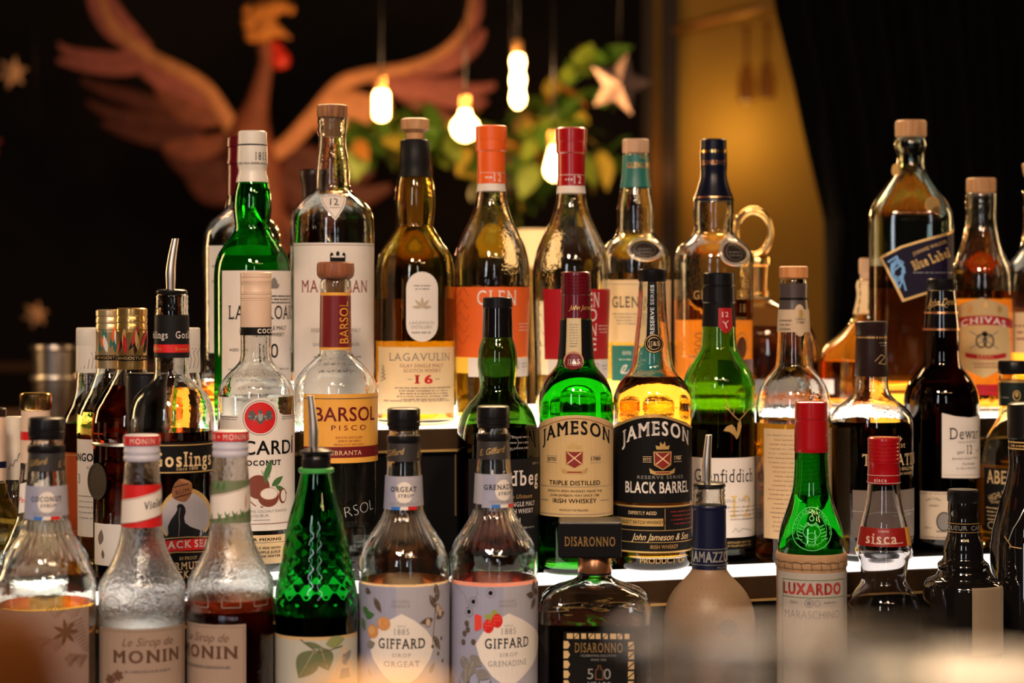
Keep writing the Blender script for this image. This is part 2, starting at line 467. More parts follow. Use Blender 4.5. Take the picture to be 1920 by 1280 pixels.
class Bottle:
    def __init__(s, name, label, xc, tier, prof, gm=CLEAR, off=0.0, liq=None, wall=3.4, thick=9.0, group=None, seg=56,
                 sq=None, disp=None, cat='bottle', solid=False, heel=9.0, yd=1.0, bodyname='glass_body'):
        s.xc = xc; s.Y = depth(xc, TY[tier] + off); s.s = s.Y / F; s.yb = CY + DROP[tier] / s.s
        s.root = empty(name, ((xc - CX) * s.s, s.Y, ZC - DROP[tier]), -math.atan((xc - CX) / F))
        tag(s.root, label, cat, group)
        s.seg = seg; s.sq = sq; s.yd = yd
        rl = prof[-1][1]
        P = list(prof)
        if P[-1][0] < s.yb - heel - 6: P.append((s.yb - heel, rl))
        else: P[-1] = (s.yb - heel, rl)
        P += [(s.yb - heel * 0.3, rl - heel * 0.28), (s.yb, rl - heel)]
        s.P = P; s.Rf = pchip(P); s.rmax = max(p[1] for p in prof)
        ys = []
        for (a, b) in zip(P[:-1], P[1:]):
            flat = abs(a[1] - b[1]) < 0.3
            n = 1 if flat and not disp else max(1, math.ceil((b[0] - a[0]) / 5.0))
            ys += [a[0] + (b[0] - a[0]) * i / n for i in range(n)]
        ys.append(s.yb)
        s.ys = ys
        k = s.s
        cross = s.cross if sq else None
        dsp = (lambda a, y, r: disp(a, y) * k) if disp else None
        V, Fc = lathe_data([(s.Rf(y) * k, (s.yb - y) * k, y) for y in ys], seg, cross, dsp)
        if not solid:
            yt, yb2 = ys[0] + 0.5, s.yb - thick
            yi = [yt] + [y for y in ys if ys[0] + 1 < y < yb2 - 1] + [yb2]
            s.inner = lambda y: max(2.0, min(s.Rf(y), s.Rf(s.yb - heel - 1) if y > s.yb - heel - 2 else 1e9) - wall)
            bev = [(max(2.0, s.inner(y) - (4.0 if y == yb2 else 0.0)), y) for y in yi]
            V2, F2 = lathe_data([(r * k, (s.yb - y) * k, y) for r, y in bev], seg, cross, None)
            n = len(V); V += V2; Fc += [tuple(i + n for i in f[::-1]) for f in F2]
        s.body = meshobj(bodyname, V, Fc, gm, s.root)
        if liq:
            lv, lm = liq
            yb2 = s.yb - thick + 1.0
            yl = [lv] + [y for y in ys if lv + 1 < y < yb2 - 5] + [yb2 - 3, yb2]
            pts = []
            for y in yl:
                r = s.inner(y) + wall * 0.45 - (5.0 if y == yb2 else 0.0)
                pts.append((r * k, (s.yb - y) * k, y))
            V, Fc = lathe_data(pts, seg, cross, None)
            s.liq = meshobj('liquid', V, Fc, lm, s.root, sharp=50)
    def cross(s, a, y):
        n = s.sq(y)
        c, sn = math.sin(a), -math.cos(a)
        if n <= 2.01: return c, sn * s.yd
        q = (abs(c) ** n + abs(sn) ** n) ** (-1.0 / n)
        return c * q, sn * q * s.yd
    def surf(s, u, y, off, r0, flat=False, fix=None):
        r = (fix or s.Rf(y)) * s.s + off
        z = (s.yb - y) * s.s
        if flat: return Vector((u * s.s, -(s.Rf(y) * s.s * s.yd + off), z))
        a = u / r0
        if s.sq: 
            kx, ky = s.cross(a, y); return Vector((r * kx, r * ky, z))
        return Vector((r * math.sin(a), -r * math.cos(a), z))
    def lathe(s, name, pts, m, parent=None, seg=None, label=None, sharp=38, dx=0.0, knurl=None, cross=None):
        """pts (y_px, r_px) top to bottom"""
        k = s.s; seg = seg or 40
        dsp = None
        if knurl:
            n, y0, y1, am = knurl
            seg = n * 2
            dsp = lambda a, y, r: (-am * k if (int(round(a / (2 * math.pi) * seg)) % 2 and y0 <= y <= y1) else 0.0)
        V, Fc = lathe_data([(r * k, (s.yb - y) * k, y) for y, r in pts], seg, cross, dsp)
        if dx: V = [(v[0] + dx * k, v[1], v[2]) for v in V]
        o = meshobj(name, V, Fc, m, parent or s.root, sharp=sharp)
        if label: o['label'] = label
        return o
    def sleeve(s, name, y0, y1, m, off=0.7, parent=None, label=None):
        """a thin wrap around the glass between two heights"""
        n = max(2, math.ceil((y1 - y0) / 6)); k = s.s; V = []; Fc = []; seg = s.seg
        for i in range(n + 1):
            y = y0 + (y1 - y0) * i / n; r = (s.Rf(y) + off) * k
            for j in range(seg):
                a = 2 * math.pi * j / seg
                kx, ky = s.cross(a, y) if s.sq else (math.sin(a), -math.cos(a))
                V.append((r * kx, r * ky, (s.yb - y) * k))
        for i in range(n):
            for j in range(seg):
                j2 = (j + 1) % seg
                Fc.append((i * seg + j, (i + 1) * seg + j, (i + 1) * seg + j2, i * seg + j2))
        o = meshobj(name, V, Fc, m, parent or s.root)
        if label: o['label'] = label
        return o
    def back_label(s, y0, y1, half=62, m=None):
        """paper patch added on the far side so the liquid seems to glow"""
        V = []; Fc = []; n = 20; k = s.s
        for y in (y0, y1):
            for i in range(n + 1):
                a = math.pi + R(half) * (2 * i / n - 1); r = s.Rf(y) * k + 0.0004
                kx, ky = s.cross(a, y) if s.sq else (math.sin(a), -math.cos(a))
                V.append((r * kx, r * ky, (s.yb - y) * k))
        for i in range(n): Fc.append((i, i + 1, n + 2 + i, n + 1 + i))
        return meshobj('back_label', V, Fc, m or BACKP, s.root)
    def decal(s, ry=None, flat=False, base=0.0004): return Decal(s, ry, flat, base)
    def label(s, ry, draw, name='label', lab=None, ystep=None, flat=False, base=0.0004, ink='print'):
        """draw(d) lays the paper first, then calls d.ink() is not needed: paper and print are split by callback order"""
        d = s.decal(ry, flat, base); e = s.decal(ry, flat, base + 0.0002)
        draw(d, e)
        o = d.done(name, s.root, lab, ystep)
        if e.bm.verts: e.done(ink, o or s.root, None, ystep)
        else: e.bm.free()
        return o
    def pourer(s, x, y_top, y_bot, r=6.0, lean=0.0, tip=4.2):
        """steel speed pourer standing in the mouth"""
        k = s.s; V = []; Fc = []; seg = 18; n = 9
        for i in range(n + 1):
            t = i / n; y = y_bot + (y_top - y_bot) * t
            bend = lean * (max(0.0, t - 0.35) / 0.65) ** 1.4
            rr = r + (tip - r) * max(0.0, (t - 0.3) / 0.7)
            if t < 0.3: rr = r * (0.86 + 0.14 * t / 0.3)
            for j in range(seg):
                a = 2 * math.pi * j / seg
                V.append(((x - s.xc + bend + rr * math.cos(a)) * k, rr * math.sin(a) * k, (s.yb - y) * k))
        for i in range(n):
            for j in range(seg):
                j2 = (j + 1) % seg
                Fc.append((i * seg + j, i * seg + j2, (i + 1) * seg + j2, (i + 1) * seg + j))
        Fc.append(tuple(range(seg))[::-1]); Fc.append(tuple(n * seg + j for j in range(seg)))
        return meshobj('pour_spout', V, Fc, STEEL, s.root, sharp=50)

# ---------------------------------------------------------------- room shell
def box(name, lo, hi, m, parent=None, bev=0.0, rot=None):
    x0, y0, z0 = lo; x1, y1, z1 = hi
    V = [(x0, y0, z0), (x1, y0, z0), (x1, y1, z0), (x0, y1, z0), (x0, y0, z1), (x1, y0, z1), (x1, y1, z1), (x0, y1, z1)]
    Fc = [(0, 3, 2, 1), (4, 5, 6, 7), (0, 1, 5, 4), (1, 2, 6, 5), (2, 3, 7, 6), (3, 0, 4, 7)]
    if not bev: return meshobj(name, V, Fc, m, parent, smooth=False)
    me = bpy.data.meshes.new(name); me.from_pydata(V, [], Fc)
    bm = bmesh.new(); bm.from_mesh(me)
    bmesh.ops.bevel(bm, geom=bm.edges[:], offset=bev, segments=2, profile=0.5, affect='EDGES')
    bm.to_mesh(me); bm.free(); me.materials.append(m)
    o = bpy.data.objects.new(name, me); COL.objects.link(o)
    if parent: o.parent = parent
    return o

WALLM = mat('wall_dark_plaster', (0.030, 0.018, 0.010), 0.75, noise=0.3, scale=3)
FLOORM = mat('floor_dark_boards', (0.035, 0.02, 0.012), 0.5, noise=0.3, scale=6)
tag(box('wall_back', (-4.5, 8.8, 0), (4.5, 8.95, 3.4), WALLM), kind='structure')
tag(box('wall_left', (-4.65, -4.2, 0), (-4.5, 8.95, 3.4), WALLM), kind='structure')
tag(box('wall_right', (4.5, -4.2, 0), (4.65, 8.95, 3.4), WALLM), kind='structure')
tag(box('floor', (-4.65, -4.2, -0.1), (4.65, 8.95, 0), FLOORM), kind='structure')
tag(box('trim_1', (-4.5, 8.76, ZC - 0.315), (4.5, 8.8, ZC - 0.28), COPPER), kind='structure')
tag(box('ceiling', (-4.65, -4.2, 3.4), (4.65, 8.95, 3.5), WALLM), kind='structure')

# the stepped back bar, each step with a lit acrylic top
LIT = mat('lit_acrylic', (0.8, 0.8, 0.8), 0.25, noise=0, emit=((1.0, 0.92, 0.82), 1.4))
LIT1 = mat('lit_acrylic_soft', (0.8, 0.8, 0.8), 0.25, noise=0, emit=((1.0, 0.9, 0.8), 0.9))
LIT3 = mat('lit_acrylic_bright', (0.8, 0.8, 0.8), 0.25, noise=0, emit=((1.0, 0.92, 0.82), 2.8))
RISER = mat('riser_black_panel', (0.006, 0.0055, 0.006), 0.5, noise=0.15, spec=0.12)
LIPM = mat('lip_dark_bronze', (0.09, 0.05, 0.025), 0.3, metal=0.5, noise=0.2, scale=20)
CT = math.cos(R(17))
def step(label, Yf, Yb, drop, under, x0, x1, glow=1.0, lit=LIT):
    o = empty('display_step', (0, Yf, 0), R(17)); tag(o, label, 'shelf', 'steps of the back bar')
    dz = ZC - drop; d = (Yb - Yf) * CT
    box('riser', (x0, 0.006, dz - under), (x1, d, dz - 0.008), RISER, o)
    box('front_lip', (x0, 0.0, dz - 0.022), (x1, 0.006, dz - 0.0005), LIPM, o, 0.001)
    g = 0.006 + (d - 0.006) * glow
    if glow: box('lit_top', (x0, 0.006, dz - 0.008), (x1, g, dz), lit, o)
    if glow < 1: box('dark_top', (x0, g, dz - 0.008), (x1, d, dz), RISER, o)
    box('trim_line', (x0, -0.0012, dz - 0.0245), (x1, 0.006, dz - 0.022), GOLD, o)
    return o
s1 = step('lowest lit display step under the syrup bottles', 1.70, 1.895, DROP[1], 0.12, -0.75, 0.95, 1.0, LIT1)
s2 = step('middle lit display step with white glowing top', 1.90, 2.55, DROP[2], 0.2566, -0.75, 0.95, 0.13)
s3 = step('upper lit display step under the tallest bottles', 2.12, 2.55, DROP[3], DROP[2] - DROP[3], -0.335, 0.95, 1.0, LIT3)
box('trim_strip', (-0.061, -0.002, ZC - DROP[3] - 0.092), (-0.055, 0.006, ZC - DROP[3] - 0.028), GOLD, s3)
BARM = mat('bar_cabinet_dark', (0.02, 0.013, 0.01), 0.45, noise=0.2, scale=8)
o = empty('bar_cabinet', (0, 1.70, 0), R(17)); tag(o, 'dark bar cabinet carrying the lit display steps', 'cabinet')
zc = ZC - DROP[1] - 0.12
box('carcass', (-0.78, 0.02, 0.06), (0.98, 0.84, zc - 0.02), BARM, o)
box('worktop', (-0.80, -0.02, zc - 0.02), (1.0, 0.85, zc), mat('bar_top_black_stone', (0.012, 0.011, 0.011), 0.2), o, 0.003)
for k in range(4):
    dd = box('door', (-0.77 + k * 0.4375, 0.0, 0.1), (-0.345 + k * 0.4375, 0.02, zc - 0.04), BARM, o, 0.003)
    box('handle', (-0.56 + k * 0.4375, -0.012, zc - 0.12), (-0.50 + k * 0.4375, 0.0, zc - 0.105), GOLDM, dd, 0.002)
box('plinth', (-0.76, 0.05, 0), (0.96, 0.8, 0.06), BARM, o)

# ---------------------------------------------------------------- back row, upper step
def ridges(y0, y1, r, n, d=1.2):
    P = []
    for i in range(n):
        t0 = y0 + (y1 - y0) * i / n; h = (y1 - y0) / n
        P += [(t0 + h * 0.08, r), (t0 + h * 0.62, r), (t0 + h * 0.72, r - d), (t0 + h * 0.92, r - d)]
    return P + [(y1, r)]

# red-sealed clear bottle half hidden behind the tall green one
b = Bottle('liquor_bottle', 'clear bottle with dark red wax neck half hidden behind tall green bottle', 453, 3,
           [(262, 24), (300, 25), (370, 26), (388, 30), (402, 42), (420, 62), (440, 72), (470, 75), (700, 74)], off=0.12, liq=(722, L_ORANGE))
b.lathe('cap', [(257, 27), (261, 29), (276, 29), (278, 27), (300, 28), (302, 29), (308, 29), (310, 27)], C_MAROON)
b.sleeve('wax_seal', 310, 366, C_MAROON, 1.2)
b.label(600, lambda d, e: (d.rect(394, 510, 462, 660, WHITE), e.smalltext(400, 500, 500, 4, GREYP, 4, 14)))

# small dark-capped bottle behind
b = Bottle('liquor_bottle', 'brown bottle with dark flared cap peeking past the wood-stoppered clear bottle', 588, 3,
           [(338, 17), (400, 18), (430, 22), (460, 40), (490, 52), (520, 54), (700, 54)], gm=BROWNG, off=0.125)
b.lathe('cap', [(318, 24), (321, 26), (330, 26), (345, 22), (372, 20), (390, 20)], C_BROWN)

# tall green bottle, white capsule
b = Bottle('whisky_bottle', 'tall bright green bottle with white capsule and white label', 473, 3,
           [(268, 22), (310, 24), (342, 29), (362, 34), (388, 36), (412, 34), (424, 32.5), (438, 37), (458, 52), (480, 65), (500, 70), (520, 71.5), (700, 71)],
           gm=GREEN, liq=(480, glass('liquid_pale_gold', (0.92, 0.75, 0.2), ior=1.36)), thick=12)
b.lathe('cap', [(246, 24), (248, 26.5), (271, 27), (272.5, 25.5)], C_WHITE)
b.lathe('black_line', [(271, 26.6), (275, 26.6)], BLACK)
b.lathe('capsule', [(274, 27.5), (300, 28.5), (312, 27.5), (318, 25.8), (324, 26), (334, 29), (342, 30.5)], C_WHITE, sharp=60)
def dr(d, e):
    e.text('1815', 490, 294, 14, BLACK, serif=True, w=26); e.smalltext(446, 505, 307, 3, GREYP)
b2 = b.decal(295, base=0.0005); b2.fix = 28.6; b2.r = 28.6; dr(None, b2); b2.done('print', b.root)
def dr(d, e):
    d.rect(418, 550, 508, 790, WHITE)
    e.text('LAPHROAIG', 430, 585, 25, BLACK, w=156, serif=True, al='l')
    e.smalltext(505, 543, 555, 3, BLACK, 3, 6)
    e.text('ISLAY SINGLE MALT', 455, 614, 7, BLACK, al='l', w=92, bold=0.01)
    e.text('SCOTCH WHISKY', 470, 626, 7, BLACK, al='l', w=70, bold=0.01)
    e.text('10', 488, 656, 26, BLACK, w=36, serif=True, al='l'); e.text('AGED', 440, 654, 5, BLACK); e.text('YEARS', 544, 654, 5, BLACK)
    for k in range(5): e.leaf(512, 540, 18 - k, 4, -150 + k * 30, GREYP)
    e.disc(512, 530, 6, 9, GREYP); e.smalltext(430, 540, 690, 3, GREYP, 6, 12)
b.label(640, dr, lab='white paper label'); b.back_label(500, 760)

# wood-stoppered clear bottle
b = Bottle('whisky_bottle', 'clear empty bottle with dark wood stopper and big white label', 623, 3,
           [(222, 27), (232, 27.5), (236, 26), (240, 27.5), (248, 27), (256, 25), (275, 26), (300, 29.5), (330, 32), (350, 33), (360, 37), (370, 50), (384, 65), (400, 75), (416, 78), (440, 78.5), (700, 78)], thick=16)
b.lathe('stopper', [(197, 26), (199, 29), (219, 28.5), (221, 27)], WOODD)
b.lathe('cork', [(223, 17), (254, 15.5), (257, 13)], CORK)
def dr(d, e):
    d.poly([(594, 372), (606, 367.5), (623, 366), (642, 367.5), (656, 372), (628, 417)], WHITE)
    e.line([(598, 373), (610, 369.5), (623, 368.5), (640, 369.5), (652, 373), (628, 412)], 1.0, GREYP, True)
    e.text('12', 627, 381, 13, BLACK, w=17); e.line([(618, 392), (637, 392)], 1, GREYP)
b.label(392, dr, 'neck_label', ystep=4, lab='white triangular shoulder label')
def dr(d, e):
    d.rect(553, 701, 457, 790, WHITE); e.line([(554, 461), (700, 461)], 1.2, GREYP)
    e.text('MACALLAN', 629, 537, 22, DKRED, w=134, serif=True)
    e.text('HIGHLAND SINGLE MALT', 631, 618, 7, GREYP, w=96, serif=True); e.text('SCOTCH WHISKY', 631, 628, 6, GREYP, w=60, serif=True)
    e.text('SHERRY OAK CASK', 632, 644, 6, GREYP, w=90, serif=True); e.smalltext(590, 675, 667, 4, GREYP, 3, 14)
b.label(600, dr, lab='large white label')
e = b.decal(600, base=0.0007)
e.local(633, 492, [(-14, 0), (-14, -14), (-11, -18), (-8, -14), (-8, -10), (-3, -10), (-3, -17), (0, -20), (3, -17), (3, -10), (8, -10), (8, -14), (11, -18), (14, -14), (14, 0)], BLACK)
e.local(633, 484, [(-12, 0), (-12, -3), (12, -3), (12, 0)], WHITE)
e.done('castle_emblem', b.root)

# olive glass bottle, cork half pulled
b = Bottle('whisky_bottle', 'olive glass bottle with cork half out and cream banded label', 778, 3,
           [(268, 22), (310, 25), (330, 31), (352, 36), (382, 38), (408, 36), (422, 34), (430, 37), (450, 49), (470, 63), (482, 69), (500, 73), (520, 74.5), (700, 74)],
           gm=OLIVE, liq=(560, L_AMBER), thick=12)
b.lathe('cork_stopper', [(222, 22), (225, 27), (243, 26.5), (248, 20), (250, 17.5), (275, 17.5), (420, 15), (424, 12)], CORK)
b.lathe('capsule', [(262, 24), (265, 27.5), (308, 28.5), (316, 27.8), (322, 29), (332, 32)], CHAR, sharp=60)
def dr(d, e):
    P = [(791 + 29 * math.cos(a), 541 + 31 * math.sin(a)) for a in [math.pi + math.pi * i / 12 for i in range(13)]]
    P += [(791 + 29 * math.cos(a), 608 + 31 * math.sin(a)) for a in [math.pi * i / 12 for i in range(13)]]
    d.poly(P, WHITE)
    e.smalltext(776, 806, 536, 3, GREYP, 2, 6)
    e.text('LAGAVULIN', 791, 604, 5, GREYP, w=46, serif=True); e.text('DISTILLERY', 791, 612, 5, GREYP, w=40, serif=True)
    for k in range(5): e.leaf(791, 575, 19, 3, 180 + k * 45, mat('print_pale_brown', (0.5, 0.4, 0.3), 0.5))
    e.smalltext(772, 808, 622, 3, GREYP, 1)
b.label(575, dr, 'oval_label', lab='small white oval label')
def dr(d, e):
    d.rect(711, 851, 649, 772, CREAM)
    e.text('LAGAVULIN', 790, 667, 14, GREYP, w=126, serif=True)
    e.text('ISLAY SINGLE MALT', 792, 683, 6, DKRED, w=84, serif=True); e.text('SCOTCH WHISKY', 793, 692, 6, DKRED, w=72, serif=True)
    e.text('16', 794, 708, 15, RED, w=34, serif=True, bold=0.03); e.line([(765, 708), (773, 708)], 1.2, GREYP); e.line([(815, 708), (823, 708)], 1.2, GREYP)
    e.smalltext(742, 842, 724, 2.6, TAUPE, 5, 5.2); e.smalltext(722, 842, 748, 2, TAUPE, 1)
    for k in range(4): e.line([(716 + k, 712 - 7 * k), (725 - k, 707 - 7 * k), (718, 704 - 7 * k)], 1.2, TAUPE)
b.label(710, dr, lab='cream banded label'); b.back_label(640, 765)

def tear(xc, cap, lab, m, off, liq, lx0, ty):
    P = [(270, 22), (340, 25), (360, 27), (384, 31), (410, 39.5), (440, 54), (464, 64), (488, 70), (510, 72.3), (540, 72), (640, 69), (780, 65)]
    P = [(y + ty, r) for y, r in P]
    b = Bottle('whisky_bottle', lab, xc, 3, P, off=off, liq=liq, thick=12)
    b.lathe('cap', [(236 + ty, 27), (238 + ty, 30), (262 + ty, 29.5), (263 + ty, 28.8), (283 + ty, 29), (285 + ty, 26.5), (315 + ty, 26.2), (322 + ty, 26), (345 + ty, 26.8)], cap, sharp=30)
    b.sleeve('white_band', 344 + ty, 359 + ty, WHITE, 0.8)
    q = b.decal(333 + ty, base=0.0012)
    q.text('12', xc + 11, 334 + ty, 14, WHITE, w=15, serif=True); q.line([(xc - 20, 325 + ty), (xc + 24, 325 + ty)], 0.8, WHITE); q.smalltext(xc - 10, xc + 2, 334 + ty, 4, WHITE)
    q.done('print', b.root, ystep=6)
    def dr(d, e):
        d.rect(lx0, xc + 75, 538 + ty, 668 + ty, m)
        e.text('GLEN', xc + 30 if m is CRIMSON else xc - 25, 558 + ty, 27, WHITE, w=50 if m is CRIMSON else 74, serif=True, al='c' if m is CRIMSON else 'l')
        for k, w in enumerate(('MO', 'RAN', 'GIE')):
            e.text(w, xc + (28 if m is CRIMSON else 6), 586 + 27 * k + ty, 23, WHITE, w=44, serif=True)
        for k in range(5):
            e.line([(xc - 66 + 0.6 * i * 4, 548 + ty + k * 22 + 8 * math.sin(i * 0.7 + k)) for i in range(12)], 0.7, DKRED)
        e.smalltext(xc + 50, xc + 66, 606 + ty, 2, WHITE, 3, 6)
    b.label(600, dr, lab='orange label' if m is ORANGE else 'crimson label', ystep=14)
    def dr(d, e):
        d.rect(xc - 42, xc + 72, 669 + ty, 704 + ty, WHITE); e.text('12', xc + 47, 682 + ty, 14, GREYP, w=10); e.smalltext(xc + 56, xc + 66, 680 + ty, 2, GREYP, 2, 6)
    b.label(690, dr, 'lower_label', lab='white lower label', ystep=14)
    b.back_label(560 + ty, 700 + ty)
    return b
tear(921, C_ORANGE, 'teardrop clear bottle with orange cap and orange label', ORANGE, 0.0, (535, L_GOLD), 853, 0)
tear(1071, C_RED, 'teardrop clear bottle with red cap and crimson label', CRIMSON, 0.0, (742, L_GOLD), 1021, 4)

# teal capsule bottle
b = Bottle('whisky_bottle', 'clear bottle with pale wood cap and teal neck capsule', 1192, 3,
           [(284, 23), (330, 25), (352, 28.5), (372, 32), (395, 35), (425, 35), (436, 36), (446, 42), (458, 54), (472, 62), (488, 65.5), (510, 66), (700, 65)], off=0.055, liq=(512, L_GOLD), thick=12)
b.lathe('cap', [(261, 23), (263, 25), (285, 25), (287, 24)], WOODP)
b.sleeve('neck_capsule', 291, 352, TEAL, 0.8)
q = b.decal(312, base=0.0012); q.text('THE', 1205, 296, 6, GOLD, w=14, serif=True); q.text('GLENLIVET', 1202, 311, 10, GOLD, w=52, serif=True, bold=0.02); q.done('print', b.root, ystep=6)
def seal(b, x, y, rx, ry):
    """oval medallion set in the shoulder, ringed by a bead of glass"""
    P = [(x + rx * math.cos(t), y + ry * math.sin(t)) for t in [2 * math.pi * i / 36 for i in range(36)]]
    d = b.decal(y, base=0.0006); d.poly(P, SEAL); o = d.done('medallion', b.root, 'dark oval medallion', 4)
    e = b.decal(y, base=0.0009); e.ring(x, y, rx * 0.8, ry * 0.8, 0.8, GREYP); e.smalltext(x - rx * 0.45, x + rx * 0.45, y, 2.4, GREYP, 2, 6); e.done('print', o, None, 4)
    V = []; Fc = []; n = 44; m = 8; k = b.s
    for i in range(n):
        t = 2 * math.pi * i / n
        px, py = x + (rx + 4) * math.cos(t), y + (ry + 4) * math.sin(t)
        c = b.surf(d.u(px), py, 0.0004, d.r); c2 = b.surf(d.u(x + (rx + 9) * math.cos(t)), y + (ry + 9) * math.sin(t), 0.0004, d.r)
        ou = (c2 - c).normalized(); nr = Vector((c.x, c.y, 0)).normalized()
        for q_ in range(m):
            a = 2 * math.pi * q_ / m; V.append(c + (ou * math.cos(a) + nr * math.sin(a)) * 3.4 * k)
    for i in range(n):
        for q_ in range(m):
            Fc.append((i * m + q_, ((i + 1) % n) * m + q_, ((i + 1) % n) * m + (q_ + 1) % m, i * m + (q_ + 1) % m))
    meshobj('medallion_rim', V, Fc, mat('glass_bead', (0.55, 0.5, 0.45), 0.08, noise=0, coat=1.0, metal=0.4), b.root)
seal(b, 1209, 468, 26, 16); b.back_label(530, 720)
def dr(d, e):
    d.rect(1138, 1258, 525, 640, CREAM)
    e.text('GLENLIVET', 1200, 566, 20, BLACK, w=108, serif=True); e.smalltext(1150, 1245, 588, 2.4, GREYP, 4, 6)
    e.line([(1145, 533), (1250, 533)], 0.8, GREYP)
b.label(600, dr, lab='cream label')
def dr(d, e):
    d.rect(1148, 1262, 646, 712, TEAL); e.text('ESTD', 1176, 660, 6, WHITE, w=16); e.smalltext(1162, 1200, 672, 2, WHITE)
    e.line([(1165, 695), (1170, 684), (1176, 682), (1172, 692), (1166, 697), (1176, 697), (1185, 688), (1180, 697)], 1.8, WHITE)
b.label(690, dr, 'lower_label', lab='teal lower label')

# navy capsule bottle
b = Bottle('whisky_bottle', 'clear bottle with navy flared capsule and raised oval seal', 1338, 3,
           [(290, 20), (330, 22), (370, 34), (378, 37), (400, 38), (420, 36.5), (434, 36.5), (446, 46), (460, 62), (474, 71), (490, 74), (700, 73)], liq=(561, L_ORANGE), thick=12)
b.lathe('cap', [(261, 22), (263, 24), (282, 24), (283, 23)], C_NAVY)
b.lathe('gold_ring', [(282, 25), (288, 25)], GOLDM)
b.lathe('capsule', [(287, 25), (316, 25), (322, 24), (328, 24.2), (336, 25.5), (352, 30), (370, 36.5)], C_NAVY, sharp=60)
b.lathe('foil_line', [(369.5, 36.4), (372, 37)], COPPER); b.lathe('foil_edge', [(371.5, 36.9), (377, 38.2)], C_NAVY)
q = b.decal(305, base=0.0026); q.text('THE', 1338, 297, 5, COPPER, w=16, serif=True); q.text('GLENLIVET', 1337, 306, 8, COPPER, w=44, serif=True); q.done('print', b.root, ystep=8)
seal(b, 1376, 474, 21, 19); b.back_label(600, 730, 52)
q = b.decal(600)
q.text('THE', 1395, 532, 13, GOLD, w=26, serif=True); q.text('GLENLIVET', 1352, 553, 16, GOLD, w=104, serif=True)
q.text('18', 1391, 577, 15, GOLD, w=15, serif=True); q.text('SINGLE MALT', 1388, 596, 5, GOLD, w=38); q.text('SCOTCH WHISKY', 1386, 604, 5, GOLD, w=46)
q.disc(1390, 650, 13, 20, COPPER); q.ring(1390, 650, 18, 28, 2, GOLD)
for k in range(3): q.ring(1316, 628 + 14 * k, 14, 6, 2, COPPER)
q.rect(1278, 1330, 665, 668, COPPER); q.rect(1345, 1410, 672, 720, mat('label_mauve', (0.2, 0.13, 0.13), 0.5))
q.done('print', b.root)

# decanter with ring stopper
b = Bottle('brandy_decanter', 'dark brandy decanter with gold ring stopper behind the others', 1420, 3,
           [(540, 20), (560, 24), (568, 40), (580, 66), (600, 90), (630, 107), (670, 114), (700, 114), (740, 108)], off=0.15, liq=(610, glass('liquid_brandy', (0.16, 0.04, 0.01), ior=1.36)), yd=0.55, sq=lambda y: 2.0, thick=14)
b.lathe('collar', [(481, 24), (484, 26), (497, 25), (499, 21), (545, 19), (546, 22), (549, 22), (550, 20), (556, 20)], GOLDM)
V, Fc = [], []
for i in range(40):
    a = 2 * math.pi * i / 40
    for j in range(14):
        t = 2 * math.pi * j / 14; rr = 32.5 + 6 * math.cos(t)
        V.append(((rr * math.cos(a) - 8) * b.s, 6 * math.sin(t) * b.s, (b.yb - 437 + rr * 1.32 * math.sin(a)) * b.s))
for i in range(40):
    for j in range(14):
        Fc.append((i * 14 + j, ((i + 1) % 40) * 14 + j, ((i + 1) % 40) * 14 + (j + 1) % 14, i * 14 + (j + 1) % 14))
meshobj('ring_handle', V, Fc, GOLDM, b.root)

# broad shouldered bottle behind the blue-labelled one
b = Bottle('rum_bottle', 'broad sloping bottle of orange rum half hidden behind blue-labelled bottle', 1633, 3,
           [(522, 22), (535, 27), (550, 25), (580, 30), (600, 36), (620, 52), (645, 80), (660, 91), (676, 95), (780, 94)], off=0.125, liq=(676, L_ORANGE), gm=glass('amber_tint_glass', (0.95, 0.82, 0.5)), thick=12, yd=0.7, sq=lambda y: 2.0)
b.lathe('cap', [(484, 20), (487, 22), (512, 22), (514, 20), (524, 20)], WOODP)
def dr(d, e):
    d.rect(1604, 1662, 526, 588, CREAM)
    for k in range(4): e.line([(1612, 530 + 15 * k), (1612, 540 + 15 * k)], 3.5, BLACK)
    for k in range(3): e.line([(1630, 533 + 17 * k), (1630, 546 + 17 * k)], 3.5, BLACK)
b.label(570, dr, 'neck_label', ystep=8)
b.label(740, lambda d, e: d.rect(1530, 1566, 710, 737, WHITE), 'side_label', lab='small cream side label')
b.label(740, lambda d, e: d.rect(1675, 1691, 668, 722, CREAM), 'tax_strip', lab='cream paper strip')

